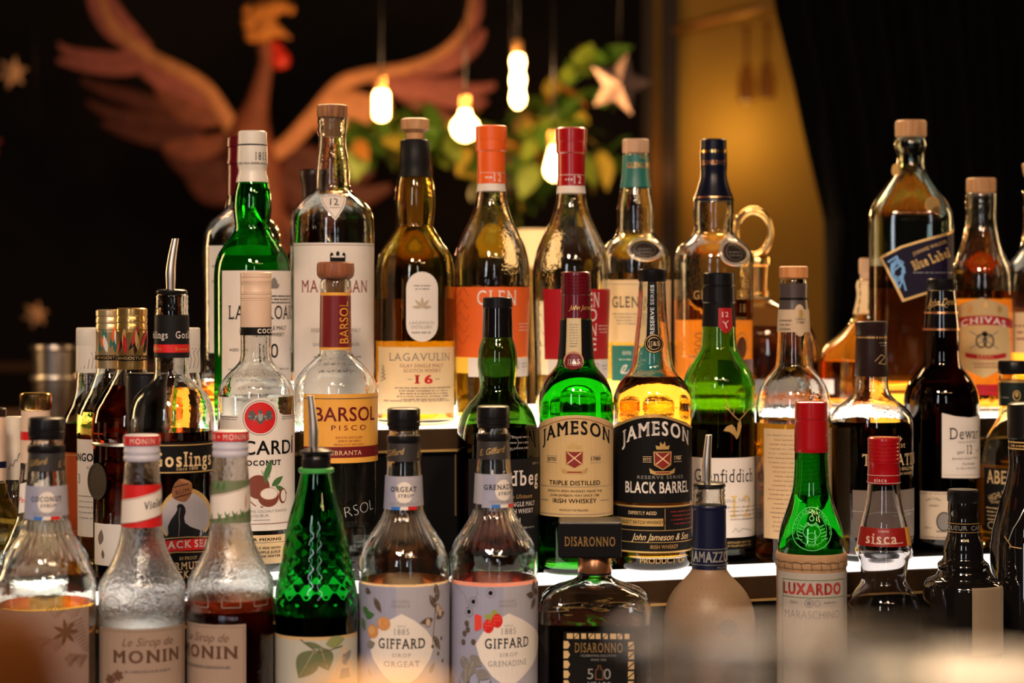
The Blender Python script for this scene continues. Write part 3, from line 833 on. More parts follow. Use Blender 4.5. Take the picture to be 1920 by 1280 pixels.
# square-shouldered bottle with slanted blue label
b = Bottle('whisky_bottle', 'large square-shouldered bottle with slanted blue label and cork cap', 1708, 3,
           [(257, 24), (262, 29), (272, 31), (280, 29), (288, 26), (302, 25), (314, 27), (330, 35), (350, 48), (372, 63), (388, 72), (402, 76.5), (420, 77.5), (700, 77)],
           gm=glass('pale_blue_green_glass', (0.80, 0.92, 0.88)), liq=(499, L_ORANGE), thick=14, sq=lambda y: 2.0 + 2.2 * min(1, max(0, (y - 320) / 90)))
b.lathe('cap', [(226, 26), (229, 29), (254, 29), (257, 27)], CORK)
def dr(d, e):
    P = [(1660, 483), (1690, 463), (1790, 419), (1790, 519), (1693, 566)]
    d.poly(P, GOLD)
    e.poly([(1664, 485), (1692, 467), (1790, 424), (1790, 514), (1696, 560)], mat('label_deep_violet', (0.010, 0.006, 0.024), 0.5, spec=0.15))
    r = math.atan2(-44, 100)
    e.text('JOHNNIE WALKER', 1738, 466, 6, GOLD, w=60, serif=True, rot=r)
    e.text('Blue Label', 1740, 487, 17, GOLD, w=66, serif=True, bold=0.035, rot=r)
    e.smalltext(1712, 1780, 512, 1.4, SILVER)
    for k in range(7):
        a = k * 0.9
        e.line([(1686 + 13 * math.cos(a + t * 0.5) * (0.5 + 0.1 * t), 508 + 26 * math.sin(a + t * 0.5) * (0.45 + 0.1 * t)) for t in range(5)], 2.6, SKYB)
    e.line([(1672, 492), (1684, 482), (1690, 498), (1678, 510)], 3, SKYB); e.line([(1680, 522), (1688, 540), (1694, 524), (1699, 544)], 3, SKYB)
b.label(500, dr, 'slanted_label', lab='slanted navy label with gold border')
def coin(b, x, y, r, m=GOLDM, th=3.0):
    k = b.s; rr = b.Rf(y); a0 = math.asin(max(-0.97, min(0.97, (x - b.xc) / rr))); c = b.surf(a0 * rr, y, 0.0006, rr); V = []; Fc = []; n = 26
    ex = Vector((math.cos(a0), math.sin(a0), 0)); nr = Vector((math.sin(a0), -math.cos(a0), 0))
    prof = [(1.0, 0), (1.0, th), (0.86, th), (0.84, th - 0.7)]
    for f, d in prof:
        for i in range(n):
            t = 2 * math.pi * i / n; V.append(c + (ex * (r * f * math.cos(t)) + Vector((0, 0, 1)) * (r * f * math.sin(t)) + nr * d) * k)
    for j in range(3):
        for i in range(n): Fc.append((j * n + i, j * n + (i + 1) % n, (j + 1) * n + (i + 1) % n, (j + 1) * n + i))
    Fc.append(tuple(3 * n + i for i in range(n))); Fc.append(tuple(range(n))[::-1])
    return meshobj('seal', V, Fc, m, b.root, sharp=40)
b.back_label(540, 730, 50, mat('glow_backing_brown', (0.34, 0.2, 0.11), 0.7)); coin(b, 1684, 320, 12, GOLD, 5); coin(b, 1742, 387, 14, GOLD)  # added backing in brown, for a dimmer glow

# shield-labelled bottle
b = Bottle('whisky_bottle', 'round clear bottle with cork cap and gold shield label', 1840, 3,
           [(362, 28), (368, 29.5), (374, 28), (380, 29.5), (386, 28), (392, 29), (400, 27.5), (420, 29), (445, 34), (470, 41), (485, 47), (500, 53), (516, 56), (540, 57.5), (760, 57)], off=0.012, liq=(545, L_ORANGE), thick=12, seg=48)
b.lathe('cap', [(334, 25), (336, 27), (358, 27.5), (362, 26)], CORK)
def dr(d, e):
    d.poly([(1795, 575), (1815, 566), (1841, 558), (1868, 566), (1888, 575), (1890, 620), (1893, 680), (1870, 694), (1846, 706), (1815, 694), (1790, 680), (1796, 625)], TAN)
    e.rect(1786, 1896, 601, 616, CRIMSON, arch=10, archb=8)
    e.text('CHIVAS', 1845, 607, 11, WHITE, w=88, serif=True, arch=8, bold=0.02)
    e.text('CHIVAS', 1845, 607, 11, WHITE, w=88, serif=True, arch=8)
    e.line([(1820, 652), (1870, 620)], 2, GREYP); e.line([(1870, 652), (1820, 620)], 2, GREYP)
    e.ring(1840, 638, 10, 13, 2.5, BLACK); e.ring(1853, 638, 10, 13, 2.5, BLACK); e.disc(1846, 624, 5, 4, BLACK)
    e.rect(1812, 1884, 660, 668, CRIMSON, arch=-4, archb=-4); e.text('REGAL', 1848, 667, 5, GOLD, w=32, serif=True)
    e.smalltext(1826, 1872, 680, 2.4, DKRED, 2, 6); e.disc(1820, 580, 5, 6, GOLD); e.disc(1872, 580, 5, 6, GOLD); e.local(1848, 572, [(-6, 4), (0, -10), (6, 4)], GOLD)
b.back_label(560, 740)
b.label(640, dr, 'shield_label', lab='gold shield label with red band')
b.label(740, lambda d, e: (d.rect(1830, 1896, 718, 738, CRIMSON), e.smalltext(1850, 1880, 728, 4, DKRED)), 'lower_label', lab='dark red strip')

# last bottle, cut by the picture's edge
b = Bottle('whisky_bottle', 'amber bottle with flared cork behind the gold shield bottle', 1948, 3,
           [(356, 30), (362, 31), (372, 29), (440, 30), (465, 36), (480, 46), (495, 58), (515, 66), (545, 68), (760, 68)], off=0.02, liq=(600, L_ORANGE), thick=12, seg=48)
b.lathe('cap', [(305, 27), (308, 31), (330, 27), (332, 21), (356, 21)], CORK)
b.label(630, lambda d, e: (d.rect(1900, 1990, 585, 660, CREAM), e.smalltext(1905, 1980, 610, 4, DKRED, 3, 12)))

# ---------------------------------------------------------------- middle row
def screwcap(b, y0, y1, r, m, n=40, name='cap'):
    h = y1 - y0
    return b.lathe(name, [(y0, r - 2.5), (y0 + 2, r - 0.4), (y0 + 3, r)] + [(y0 + 0.12 * h, r), (y0 + 0.5 * h, r), (y0 + 0.52 * h, r - 0.8), (y0 + 0.58 * h, r - 0.8), (y0 + 0.6 * h, r),
                   (y0 + 0.7 * h, r), (y0 + 0.72 * h, r - 0.8), (y0 + 0.78 * h, r - 0.8), (y0 + 0.8 * h, r), (y1, r)], m, knurl=(n, y0 + 0.1 * h, y0 + 0.51 * h, 0.7))

# --- the huddle at the near end of the middle step
b = Bottle('liqueur_bottle', 'bottle with peach capsule and blue band cut off by picture edge', -8, 2,
           [(772, 16), (790, 18), (900, 19), (930, 26), (960, 44), (990, 50), (1000, 50)], off=0.05, liq=(905, L_GOLD), seg=40)
b.lathe('cap', [(764, 17), (767, 19.5), (780, 19.5)], C_BROWN); b.sleeve('neck_capsule', 780, 900, C_PINK, 0.8); b.sleeve('blue_band', 864, 876, NAVY, 1.3)
b = Bottle('liqueur_bottle', 'slim bottle with white script-lettered neck sleeve beside the gold cap', 27, 2,
           [(786, 15), (830, 16), (900, 17), (920, 20), (950, 32), (980, 38), (1000, 38)], off=0.10, seg=40, liq=(960, L_CLEAR))
b.lathe('cap', [(780, 14), (782, 16.5), (815, 17), (817, 16), (834, 16.5)], C_WHITE); b.sleeve('neck_sleeve', 832, 898, C_WHITE, 0.8)
q = b.decal(862, base=0.0012); q.line([(18, 878), (22, 868), (25, 872), (28, 860), (31, 862), (34, 850), (38, 846)], 1.2, GREYP); q.done('print', b.root, ystep=8)
b = Bottle('syrup_bottle', 'syrup bottle with gold cap and red-banded neck behind the coconut syrup', 67, 2,
           [(770, 26), (870, 28), (900, 31), (960, 34), (1000, 48), (1030, 62), (1050, 66)], off=-0.025, seg=48, liq=(1030, L_CLEAR))
b.lathe('cap', [(736, 27), (739, 29.5), (766, 29.5), (768, 28)], GOLDM)
b.sleeve('neck_capsule', 768, 866, C_PINK, 0.8); b.sleeve('red_band', 808, 823, RED, 1.4)
b.label(925, lambda d, e: (d.poly([(38, 905), (96, 890), (96, 945), (38, 960)], WHITE), e.text('Pere', 46, 934, 10, RED, ital=0.2)), 'neck_label', ystep=8)

b = Bottle('rum_bottle', 'amber rum bottle with white printed capsule beside the two gold-capped ones', 167, 2,
           [(640, 21), (698, 22.5), (730, 25), (755, 32), (772, 41), (786, 46), (810, 47), (1040, 46)], off=0.216, liq=(792, L_ORANGE), seg=44)
b.lathe('cap', [(614, 22), (616, 24), (646, 24.3), (648, 23.5)], C_WHITE); b.lathe('capsule', [(647.5, 24), (692, 24.6), (698, 24)], C_WHITE)
q = b.decal(670, base=0.0012)
for k in range(7): q.line([(147 + k * 6, 690), (150 + k * 6, 672), (147 + k * 6, 660), (152 + k * 6, 652)], 1.2, GREYP)
q.done('print', b.root)
b.label(900, lambda d, e: (d.rect(123, 165, 845, 1000, mat('label_dark_orange', (0.4, 0.06, 0.012), 0.4)), e.frame(126, 190, 850, 990, 1.4, GOLD)), lab='dark orange label')

b = Bottle('rum_bottle', 'straw-coloured rum bottle with teal and gold patterned capsule', 207, 2,
           [(600, 24), (690, 26), (705, 30), (730, 40), (752, 52), (772, 60), (790, 62), (1040, 61)], off=0.152, liq=(770, L_GOLD), seg=48)
b.lathe('capsule', [(580, 24), (582, 27)] + ridges(584, 622, 27.2, 3, 1.0) + [(624, 26.5), (684, 26.8), (690, 26.5)], mat('capsule_pale_gold', (0.62, 0.46, 0.26), 0.3, metal=0.7), sharp=30)
q = b.decal(640, base=0.0014)
for k in range(9): q.leaf(188 + 4.5 * k, 660 - 9 * (k % 3), 34, 4, -70 - 10 * (k % 4), (TEAL, ORANGE, TEAL, WHITE)[k % 4])
q.rect(182, 234, 665, 674, BLACK); q.text('ANGOSTURA', 206, 669.5, 5, GOLD, w=48); q.done('print', b.root)
def dr(d, e):
    d.rect(147, 226, 820, 1000, WHITE)
    e.text('ANGOSTURA', 178, 853, 14, BLACK, w=120, bold=0.03); e.text('RUM', 172, 872, 6, GREYP); e.text('3', 151, 893, 17, GREYP); e.text('YEARS', 172, 892, 4, GREYP)
    e.smalltext(150, 185, 925, 2, GREYP, 5, 10)
b.label(900, dr, lab='white label')
b = Bottle('rum_bottle', 'dark red rum bottle with crimson and gold patterned capsule', 247, 2,
           [(600, 26), (690, 28), (700, 31), (722, 44), (745, 58), (765, 68), (790, 73), (815, 74), (830, 71), (1040, 71)], off=0.077, liq=(722, L_RED), seg=48)
b.lathe('capsule', [(577, 26), (579, 29)] + ridges(582, 622, 29.2, 3, 1.0) + [(624, 28.5), (684, 29), (692, 28.5)], mat('capsule_gold', (0.62, 0.38, 0.13), 0.25, metal=0.85), sharp=30)
q = b.decal(640, base=0.0014)
for k in range(11): q.leaf(222 + 5 * k, 664 - 8 * (k % 3), 40, 3.4, -62 - 11 * (k % 4), (CRIMSON, C_BROWN, GOLD, CRIMSON, BLACK)[k % 5])
q.rect(217, 277, 666, 675, BLACK); q.text('ANGOSTURA', 248, 670.5, 5, GOLD, w=54); q.done('print', b.root)
b.lathe('shoulder_ring', [(826, 73.5), (829, 74.5), (832, 73)], STEEL)
def dr(d, e):
    d.rect(180, 235, 975, 1052, WHITE); e.leaf(190, 1015, 30, 8, -80, TAUPE); e.leaf(196, 1040, 18, 4, -95, TAUPE)
b.label(1000, dr, lab='small white label')
coin(b, 186, 898, 34, SEAL, 2.0)

b = Bottle('rum_bottle', 'reddish rum bottle with white printed capsule behind the black-sealed bottle', 351, 2,
           [(640, 21), (698, 22.5), (715, 26), (738, 30), (756, 33), (776, 34), (1040, 34)], off=0.096, liq=(728, L_ORANGE), seg=44)
b.lathe('cap', [(614, 22), (616, 24), (646, 24.3), (648, 23.5)], C_WHITE); b.lathe('capsule', [(647.5, 24), (692, 24.6), (698, 24)], C_WHITE)
q = b.decal(670, base=0.0012)
for k in range(7): q.line([(331 + k * 6, 690), (334 + k * 6, 672), (331 + k * 6, 660), (336 + k * 6, 652)], 1.2, GREYP)
q.done('print', b.root)

# black shaker tin behind the seal-labelled rum
b = Bottle('shaker_tin', 'black tapered shaker tin between dark red rum and pourer-topped rum', 274, 2, [(700, 38), (704, 38.5), (1030, 26)], gm=mat('tin_black', (0.012, 0.010, 0.012), 0.35, metal=0.3), off=0.0095, cat='shaker', solid=True, bodyname='tin_body', heel=4)
b.lathe('rim', [(699, 38), (699, 39.5), (703, 39.5), (704, 38)], C_BLACK)

# black rum with a seal on the label and a steel pourer
b = Bottle('rum_bottle', 'dark rum bottle with black label of a seal balancing a barrel, steel pourer on top', 322, 2,
           [(551, 29), (556, 31), (560, 29.5), (565, 31), (569, 29.5), (574, 31), (582, 30), (590, 31), (672, 32), (698, 32.5), (710, 36), (720, 45), (733, 60), (747, 70), (768, 76.5), (790, 78.5), (1050, 79)], off=-0.05, liq=(806, L_DARK), thick=12)
b.lathe('pourer_collar', [(542, 24), (545, 29), (549, 29.5), (552, 28)], C_BLACK)
b.pourer(320, 447, 543, 9.5, 9.0, 6.5)
b.sleeve('neck_sleeve', 590, 670, CHAR, 1.0); b.sleeve('red_band', 645, 660, RED, 1.6)
q = b.decal(630, base=0.0014); q.text('Goslings   Goslings', 322, 627, 13, WHITE, w=118, serif=True); q.text('1806        Since 1806', 330, 653, 6, GOLD, w=94, serif=True); q.done('print', b.root)
def dr(d, e):
    d.rect(244, 401, 824, 882, BLACK)
    e.text('Goslings', 347, 855, 26, CREAM, w=124, serif=True, bold=0.025); e.text('Since 1806', 350, 872, 6, CREAM, w=42, serif=True, ital=0.2)
    e.line([(244, 829), (401, 829)], 2, GOLD); e.line([(244, 879), (401, 879)], 2.2, GOLD)
b.label(850, dr, 'upper_label', lab='black label with cream lettering')
def dr(d, e):
    d.rect(246, 400, 1005, 1085, BLACK); d.poly([(347 + 47 * math.cos(i * math.pi / 18), 961 + 53 * math.sin(i * math.pi / 18)) for i in range(36)], GOLD)
    e.poly([(347 + 42 * math.cos(i * math.pi / 18), 963 + 47 * math.sin(i * math.pi / 18)) for i in range(36)], mat('print_sea_grey', (0.42, 0.38, 0.42), 0.5))
    B = mat('print_seal_black', (0.012, 0.012, 0.016), 0.3)
    e.poly([(304, 1006), (310, 998), (316, 992), (315, 978), (320, 966), (328, 955), (332, 947), (331, 940), (336, 936), (342, 938), (346, 944), (347, 952), (344, 962), (346, 972), (356, 980), (372, 987), (386, 994), (392, 1002), (392, 1008)], B)
    e.poly([(324, 986), (330, 982), (336, 990), (335, 1010), (330, 1012), (326, 1002)], B); e.line([(337, 944), (335, 958), (336, 975), (334, 996)], 1.2, GREYP)
    e.local(341, 912, [(-13, -17), (-6, -20), (6, -20), (13, -17), (17, -8), (18, 0), (17, 8), (13, 17), (6, 20), (-6, 20), (-13, 17), (-17, 8), (-18, 0), (-17, -8)], mat('print_barrel', (0.24, 0.09, 0.035), 0.5), 1.02, 0.35)
    e.local(341, 912, [(-13, -17), (-6, -14), (6, -14), (13, -17), (6, -20), (-6, -20)], mat('print_barrel_lid', (0.34, 0.15, 0.07), 0.5), 1.02, 0.35)
    e.line([(325, 906), (352, 900)], 2, C_BROWN); e.line([(328, 925), (357, 918)], 2, C_BROWN); e.text('RUM', 341, 914, 8, C_BROWN, serif=True, rot=-0.2)
    e.rect(280, 399, 1008, 1027, RED, arch=6, archb=4); e.text('BLACK SEAL', 350, 1014, 13, WHITE, w=118, serif=True, bold=0.02, arch=3)
    e.line([(280, 1004), (320, 999), (350, 998), (399, 1004)], 1.6, GOLD); e.line([(280, 1030), (330, 1025), (399, 1030)], 1.6, GOLD)
    e.text('80 PROOF', 352, 1037, 6, TAN, w=34, serif=True); e.text('BERMUDA', 348, 1051, 13, CREAM, w=84, serif=True, bold=0.02); e.text('BLACK RUM', 346, 1067, 13, CREAM, w=92, serif=True, bold=0.02)
b.label(960, dr, 'picture_label', lab='round picture label with black seal and barrel')

# clear coconut liqueur
b = Bottle('rum_bottle', 'clear bottle with pale pink cap and white label with red bat roundel', 480, 2,
           [(560, 26), (614, 28), (628, 28.5), (662, 28.5), (676, 31), (688, 40), (700, 52), (714, 63), (728, 69), (745, 71.5), (1040, 71.5)], liq=(742, L_CLEAR), thick=14)
b.lathe('cap', [(510, 26), (512, 29)] + ridges(514, 532, 29.3, 2, 0.9) + [(533, 28.7), (545, 28.7), (546, 29.2)] + ridges(547, 562, 29.2, 2, 0.8) + [(563, 28.6), (612, 29.2), (615, 29)], C_PINK, sharp=30)
b.sleeve('black_band', 613, 628, BLACK, 1.2)
q = b.decal(620, base=0.0014); q.text('COCO', 498, 620, 8, WHITE, w=34, bold=0.04, serif=True); q.text('COCONUT', 448, 620, 8, WHITE, w=40, bold=0.03); q.done('print', b.root)
q = b.decal(700); q.text('BUENA EMPRESA', 480, 700, 10, mat('glass_emboss', (0.36, 0.33, 0.28), 0.2), w=120, bold=0.0); q.done('embossing', b.root, ystep=4)
def dr(d, e):
    P = [(414, 987), (414, 776), (446, 775)] + [(488 + 36 * math.cos(t), 779 + 36 * math.sin(t)) for t in [math.pi + math.pi * i / 14 for i in range(1, 14)]] + [(530, 775), (553, 776), (553, 987)]
    d.poly(P, WHITE)
    e.disc(488, 779, 32.5, 32.5, GREYP); e.disc(488, 779, 31, 31, WHITE); e.disc(488, 779, 29, 29, RED)
    B = mat('print_bat_grey', (0.10, 0.095, 0.09), 0.4)
    for sg in (-1, 1):
        e.local(488, 776, [(sg * p[0], p[1]) for p in [(0, -3), (7, -2), (14, -11), (21, -9), (23, 4), (18, 8), (15, 4), (12, 10), (8, 6), (4, 12), (0, 16)]], B)
        for k in range(3): e.line([(488 + sg * 6, 775), (488 + sg * (22 - 5 * k), 776 + 4 * k)], 1.2, SILVER)
    e.disc(488, 776, 4.5, 9, SILVER); e.disc(488, 768, 4, 4, B)
    e.line([(416, 778), (447, 778)], 1.4, GREYP); e.line([(527, 778), (551, 778)], 1.4, GREYP); e.smalltext(416, 446, 782, 2, GREYP); e.smalltext(527, 551, 782, 2, GREYP)
    e.text('BACARDÍ', 488, 834, 25, BLACK, w=156, bold=0.015); e.text('COCONUT', 490, 862, 9, BLACK, w=76, bold=0.04, serif=True)
    e.disc(484, 906, 21, 22, COCO); e.leaf(495, 895, 42, 6, -70, LEAFG); e.leaf(508, 905, 30, 6, -35, LEAFG); e.leaf(515, 905, 32, 5, 30, LEAFG)
    for k in range(6): e.line([(497, 900), (490 + 3 * k, 876 + 2 * k)], 1.0, LEAFG)
    e.disc(503, 925, 20, 18, COCO); e.disc(504, 919, 17, 11, WHITE); e.ring(504, 919, 17, 11, 1.4, SAND); e.disc(528, 924, 9, 14, COCO); e.disc(529, 924, 6, 11, WHITE)
    e.local(478, 935, [(-16, -10), (4, 4), (14, 8), (0, 12), (-14, 2)], WHITE); e.line([(463, 926), (478, 940), (492, 943)], 2, COCO)
    e.text('NATURAL COCONUT FLAVOUR', 498, 951, 4.5, GREYP, w=88); e.text('LIQUEUR', 487, 959, 4.5, GREYP, w=32); e.line([(475, 967), (505, 967)], 0.8, GREYP); e.line([(414, 974), (552, 974)], 1, DKRED)
b.label(870, dr, lab='white label with red bat roundel and coconuts')
def dr(d, e):
    d.rect(420, 553, 995, 1048, CREAM); e.text('FOR MIXING', 494, 1003, 5, BLACK, w=70, bold=0.03); e.line([(424, 1009), (549, 1009)], 1, GREYP)
    for k, t in enumerate(('SIMPLY MIX WITH', 'PINEAPPLE JUICE', 'OR SODA WATER')): e.text(t, 496, 1019 + 7.5 * k, 4.2, BLACK, w=62, bold=0.02)
b.label(1020, dr, 'lower_label', lab='small cream recipe label')

# pisco
b = Bottle('pisco_bottle', 'clear bottle with brown knob stopper, maroon neck band and yellow label', 629, 2,
           [(523, 26), (528, 29), (542, 29.5), (547, 28), (552, 27.5), (600, 28), (655, 29.5), (664, 32), (676, 44), (690, 59), (706, 71), (722, 77), (740, 79), (1040, 78)], off=0.028, liq=(984, L_CLEAR), thick=14)
b.lathe('stopper', [(491, 31), (494, 34.5), (506, 35.5), (516, 34.5), (521, 31), (524, 26)], WOODR)
b.lathe('cork', [(525, 18), (548, 17)], CORK)
b.sleeve('neck_band', 548, 655, YELLOW, 0.8); b.sleeve('maroon_panel', 554, 650, MAROON, 1.3)
q = b.decal(600, base=0.0012); q.text('BARSOL', 644, 604, 17, YELLOW, w=78, rot=-math.pi / 2, bold=0.01); q.text('PISCO', 655, 603, 6, YELLOW, w=40, rot=-math.pi / 2); q.done('print', b.root)
def dr(d, e):
    d.rect(571, 710, 735, 862, YELLOW)
    e.rect(571, 710, 832, 852, MAROON); e.text('QUEBRANTA', 640, 843, 8, CREAM, w=80, serif=True)
    e.text('BARSOL', 653, 772, 25, MAROON, w=128, bold=0.012); e.text('PISCO', 655, 797, 9, MAROON, w=68, track=0.25)
    e.text('ESTATE DISTILLED', 655, 815, 3.6, DKRED, w=52); e.text('SPIRIT OF PERU', 655, 821.5, 3.6, DKRED, w=44); e.text('PRODUCTO PERUANO', 655, 828, 3.6, DKRED, w=58)
    e.line([(572, 743), (709, 743)], 1.2, TAUPE)
b.label(800, dr, lab='yellow label with maroon lettering')
q = b.decal(950); q.text('BARSOL', 660, 950, 20, mat('glass_emboss_light', (0.6, 0.58, 0.55), 0.15), w=104, bold=-0.03, rot=-0.18); q.done('embossing', b.root)

# dark green bottle with black label
b = Bottle('whisky_bottle', 'dark green pot-bellied bottle with black cap and black label', 933, 2,
           [(580, 25), (632, 28.5), (646, 33), (664, 36.5), (682, 37.5), (702, 35.5), (722, 33.5), (734, 36), (745, 44), (758, 56), (772, 65), (790, 72), (810, 76), (835, 77.5), (1040, 77)], gm=DKGREEN, off=0.005, liq=(798, L_DARK), thick=12)
b.lathe('cap', [(557, 25), (559, 27.5), (576, 28), (578, 26.5)], C_BLACK, knurl=(36, 560, 575, 0.5))
b.lathe('capsule', [(577.5, 27.5), (600, 28), (632, 29.2)], BLACKG)
def dr(d, e):
    d.rect(880, 1010, 855, 1035, CHAR)
    e.text('Ardbeg', 968, 890, 27, WHITE, w=120, bold=0.02, serif=True); e.text('ESTD 1815', 1004, 865, 4, SILVER, w=30)
    e.text('the Ultimate', 975, 924, 7, GOLD, w=56, ital=0.3, serif=True); e.text('ISLAY SINGLE MALT', 967, 938, 8, WHITE, w=92, serif=True); e.text('SCOTCH WHISKY', 968, 951, 8, WHITE, w=80, serif=True)
    e.text('TEN', 962, 968, 9, WHITE, w=28, serif=True); e.smalltext(950, 1000, 982, 4, SILVER)
b.label(930, dr, lab='black label with white lettering')
q = b.decal(830); q.ring(955, 825, 18, 14, 1, SILVER); q.smalltext(940, 990, 815, 4, GREYP, 3, 10); q.done('embossing', b.root)

# green irish whiskey
def crest(e, x, y, k=1.0, m=DKRED):
    e.local(x, y, [(-18, -16), (18, -16), (17, 10), (0, 20), (-17, 10)], GOLD, k); e.local(x, y, [(-16, -14), (16, -14), (15, 8.5), (0, 17.5), (-15, 8.5)], m, k)
    e.local(x, y, [(-14, -12), (-12, -13), (14, 8), (12, 9)], CREAM, k); e.local(x, y, [(14, -12), (12, -13), (-14, 8), (-12, 9)], CREAM, k)
    e.local(x, y - 26 * k, [(-12, 6), (-14, -2), (-6, 0), (-5, -9), (0, -3), (4, -10), (6, 0), (14, -2), (12, 6)], GOLD, k)
    e.local(x, y + 22 * k, [(-26, -6), (-16, 0), (16, 0), (26, -6), (24, 4), (14, 7), (-14, 7), (-24, 4)], GOLD, k)
    e.local(x, y + 22 * k, [(-14, 2), (14, 2), (14, 4.5), (-14, 4.5)], m, k)
b = Bottle('whiskey_bottle', 'bright green bottle with maroon cap and tan arched label', 1080, 2,
           [(560, 25), (600, 29), (640, 31), (672, 34), (682, 36), (694, 44), (706, 54), (720, 62), (738, 67.5), (760, 69.5), (1040, 69)], gm=GREEN, off=-0.01, liq=(690, glass('liquid_pale_gold', (0.92, 0.75, 0.2), ior=1.36)), thick=13)
b.lathe('cap', [(509, 25), (511, 28)] + ridges(513, 552, 28.5, 6, 0.9) + [(553, 27.8), (588, 28.3), (598, 29)], C_MAROON, sharp=30)
q = b.decal(575, base=0.0009); q.text('John Jameson', 1094, 576, 9, GOLD, w=54, ital=0.3); q.done('print', b.root)
b.sleeve('neck_sleeve', 600, 673, C_BLACK, 0.9)
def dr(d, e):
    d.rect(1063, 1089, 596, 665, mat('paper_pale_gold', (0.62, 0.50, 0.30), 0.4)); d.line([(1063, 596), (1063, 665)], 1, GOLD); d.line([(1089, 596), (1089, 665)], 1, GOLD)
    e.smalltext(1068, 1084, 608, 1.6, TAUPE, 9, 5)
b.label(640, dr, 'neck_strip', ystep=10, base=0.0009, lab='pale gold vertical strip')
coin(b, 1076, 676, 19, COPPER, 2.5)
q = b.decal(676, base=0.0036); q.disc(1076, 676, 15, 15, MAROON); q.text('JJ&S', 1076, 676, 8, SILVER, w=20, serif=True); q.done('print', b.root, ystep=6)
def dr(d, e):
    d.rect(1010, 1150, 797, 962, TAN, arch=23)
    e.line([(1012 + 13.6 * i, 803 - 23 * (1 - (i / 5 - 1) ** 2)) for i in range(11)], 1.2, DKRED)
    e.text('JAMESON', 1081, 817, 24, BLACK, w=148, serif=True, bold=0.025, arch=20)
    crest(e, 1077, 855, 0.95)
    e.text('ESTD', 1036, 856, 6, BLACK, w=20, bold=0.02); e.text('1780', 1116, 855, 6, BLACK, w=20, bold=0.02)
    for yy in (850, 862): e.line([(1026, yy), (1046, yy)], 0.8, GREYP); e.line([(1106, yy), (1126, yy)], 0.8, GREYP)
    e.text('TRIPLE DISTILLED', 1077, 899, 8, BLACK, w=100, bold=0.015); e.line([(1016, 906), (1142, 906)], 0.8, GREYP)
    e.text('SMOOTH IRISH WHISKEY MADE THE', 1077, 914, 4, BLACK, w=108); e.text('JOHN JAMESON WAY SINCE 1780', 1077, 922, 4, BLACK, w=96)
    e.text('IRISH WHISKEY', 1077, 932, 8, BLACK, w=84, bold=0.01); e.line([(1016, 932), (1030, 932)], 1, GREYP); e.line([(1124, 932), (1140, 932)], 1, GREYP)
    e.text('PRODUCT OF IRELAND', 1076, 949, 3.5, BLACK, w=54); e.line([(1012, 957), (1148, 957)], 1, GREYP)
b.label(880, dr, lab='tan arched label with crest'); b.back_label(810, 960)

# amber irish whiskey
b = Bottle('whiskey_bottle', 'clear bottle of amber whiskey with black cap and black arched label', 1223, 2,
           [(526, 24), (540, 25.5), (580, 27), (620, 31), (655, 35), (685, 39), (698, 45), (708, 54), (720, 63.5), (735, 70), (755, 73.5), (1045, 73)], liq=(706, glass('liquid_whiskey', (0.92, 0.37, 0.03), ior=1.36)), thick=24, heel=14, wall=4)
b.lathe('cap', [(504, 24), (506, 26), (526, 26.3), (528, 25)], C_BLACK)
def dr(d, e):
    d.rect(1214, 1232, 528, 632, BLACK); e.text('RESERVE SERIES', 1223, 580, 6.5, SILVER, w=92, rot=-math.pi / 2, bold=0.02)
b.label(580, dr, 'neck_strip', ystep=10, lab='black vertical strip')
q = b.decal(643, base=0.0008); q.disc(1226, 643, 18, 18, BLACK); q.ring(1226, 643, 16.5, 16.5, 1.2, GOLD); q.ring(1226, 643, 11.5, 11.5, 0.8, GOLD); q.text('JJ&S', 1226, 643, 8, CREAM, w=19, serif=True, bold=0.01); q.done('neck_seal', b.root, ystep=6)
def dr(d, e):
    d.rect(1150, 1298, 802, 936, BLACK, arch=24); d.line([(1151 + 14.5 * i, 800 - 25 * (1 - (i / 5 - 1) ** 2)) for i in range(11)], 5, GOLD)
    e.text('JAMESON', 1233, 819, 25, WHITE, w=144, serif=True, bold=0.025, arch=21); crest(e, 1242, 856, 0.95)
    e.text('ESTD', 1214, 855, 5, CREAM, w=15); e.text('1780', 1269, 854, 5, CREAM, w=15)
    for yy in (850, 860): e.line([(1206, yy), (1222, yy)], 0.7, CREAM); e.line([(1262, yy), (1276, yy)], 0.7, CREAM)
    e.text('RESERVE SERIES', 1240, 888, 6, SILVER, w=90, track=0.08, bold=0.01); e.text('BLACK BARREL', 1236, 907, 20, WHITE, w=132, bold=0.025)
b.label(870, dr, lab='black arched label with white lettering'); b.back_label(815, 960)
def dr(d, e):
    d.rect(1150, 1298, 944, 1024, BLACK)
    for yy in (942, 1026): e.line([(1150, yy), (1297, yy)], 3.0, GOLD)
    for yy in (986, 1008): e.line([(1150, yy), (1297, yy)], 1.0, GOLD)
    e.line([(1246, 946), (1246, 986)], 1, GOLD); e.text('EXPERTLY AGED', 1204, 954, 6, CREAM, w=54, bold=0.02)
    e.rect(1150, 1243, 964, 978, GOLD); e.text('SELECT BATCH WHISKEYS', 1204, 971, 6, BLACK, w=86, bold=0.01); e.smalltext(1256, 1294, 952, 3, DKRED, 4, 7.5)
    e.text('John Jameson & Son', 1242, 998, 12, CREAM, w=116, ital=0.35); e.text('IRISH WHISKEY', 1246, 1016, 7, GOLD, w=54, bold=0.01)
b.label(985, dr, 'lower_label', lab='black lower label with gold bands')
q = b.decal(1042); q.text('PRODUCT OF', 1246, 1042, 9, mat('glass_emboss_gold', (0.5, 0.3, 0.1), 0.2), w=92); q.done('embossing', b.root)

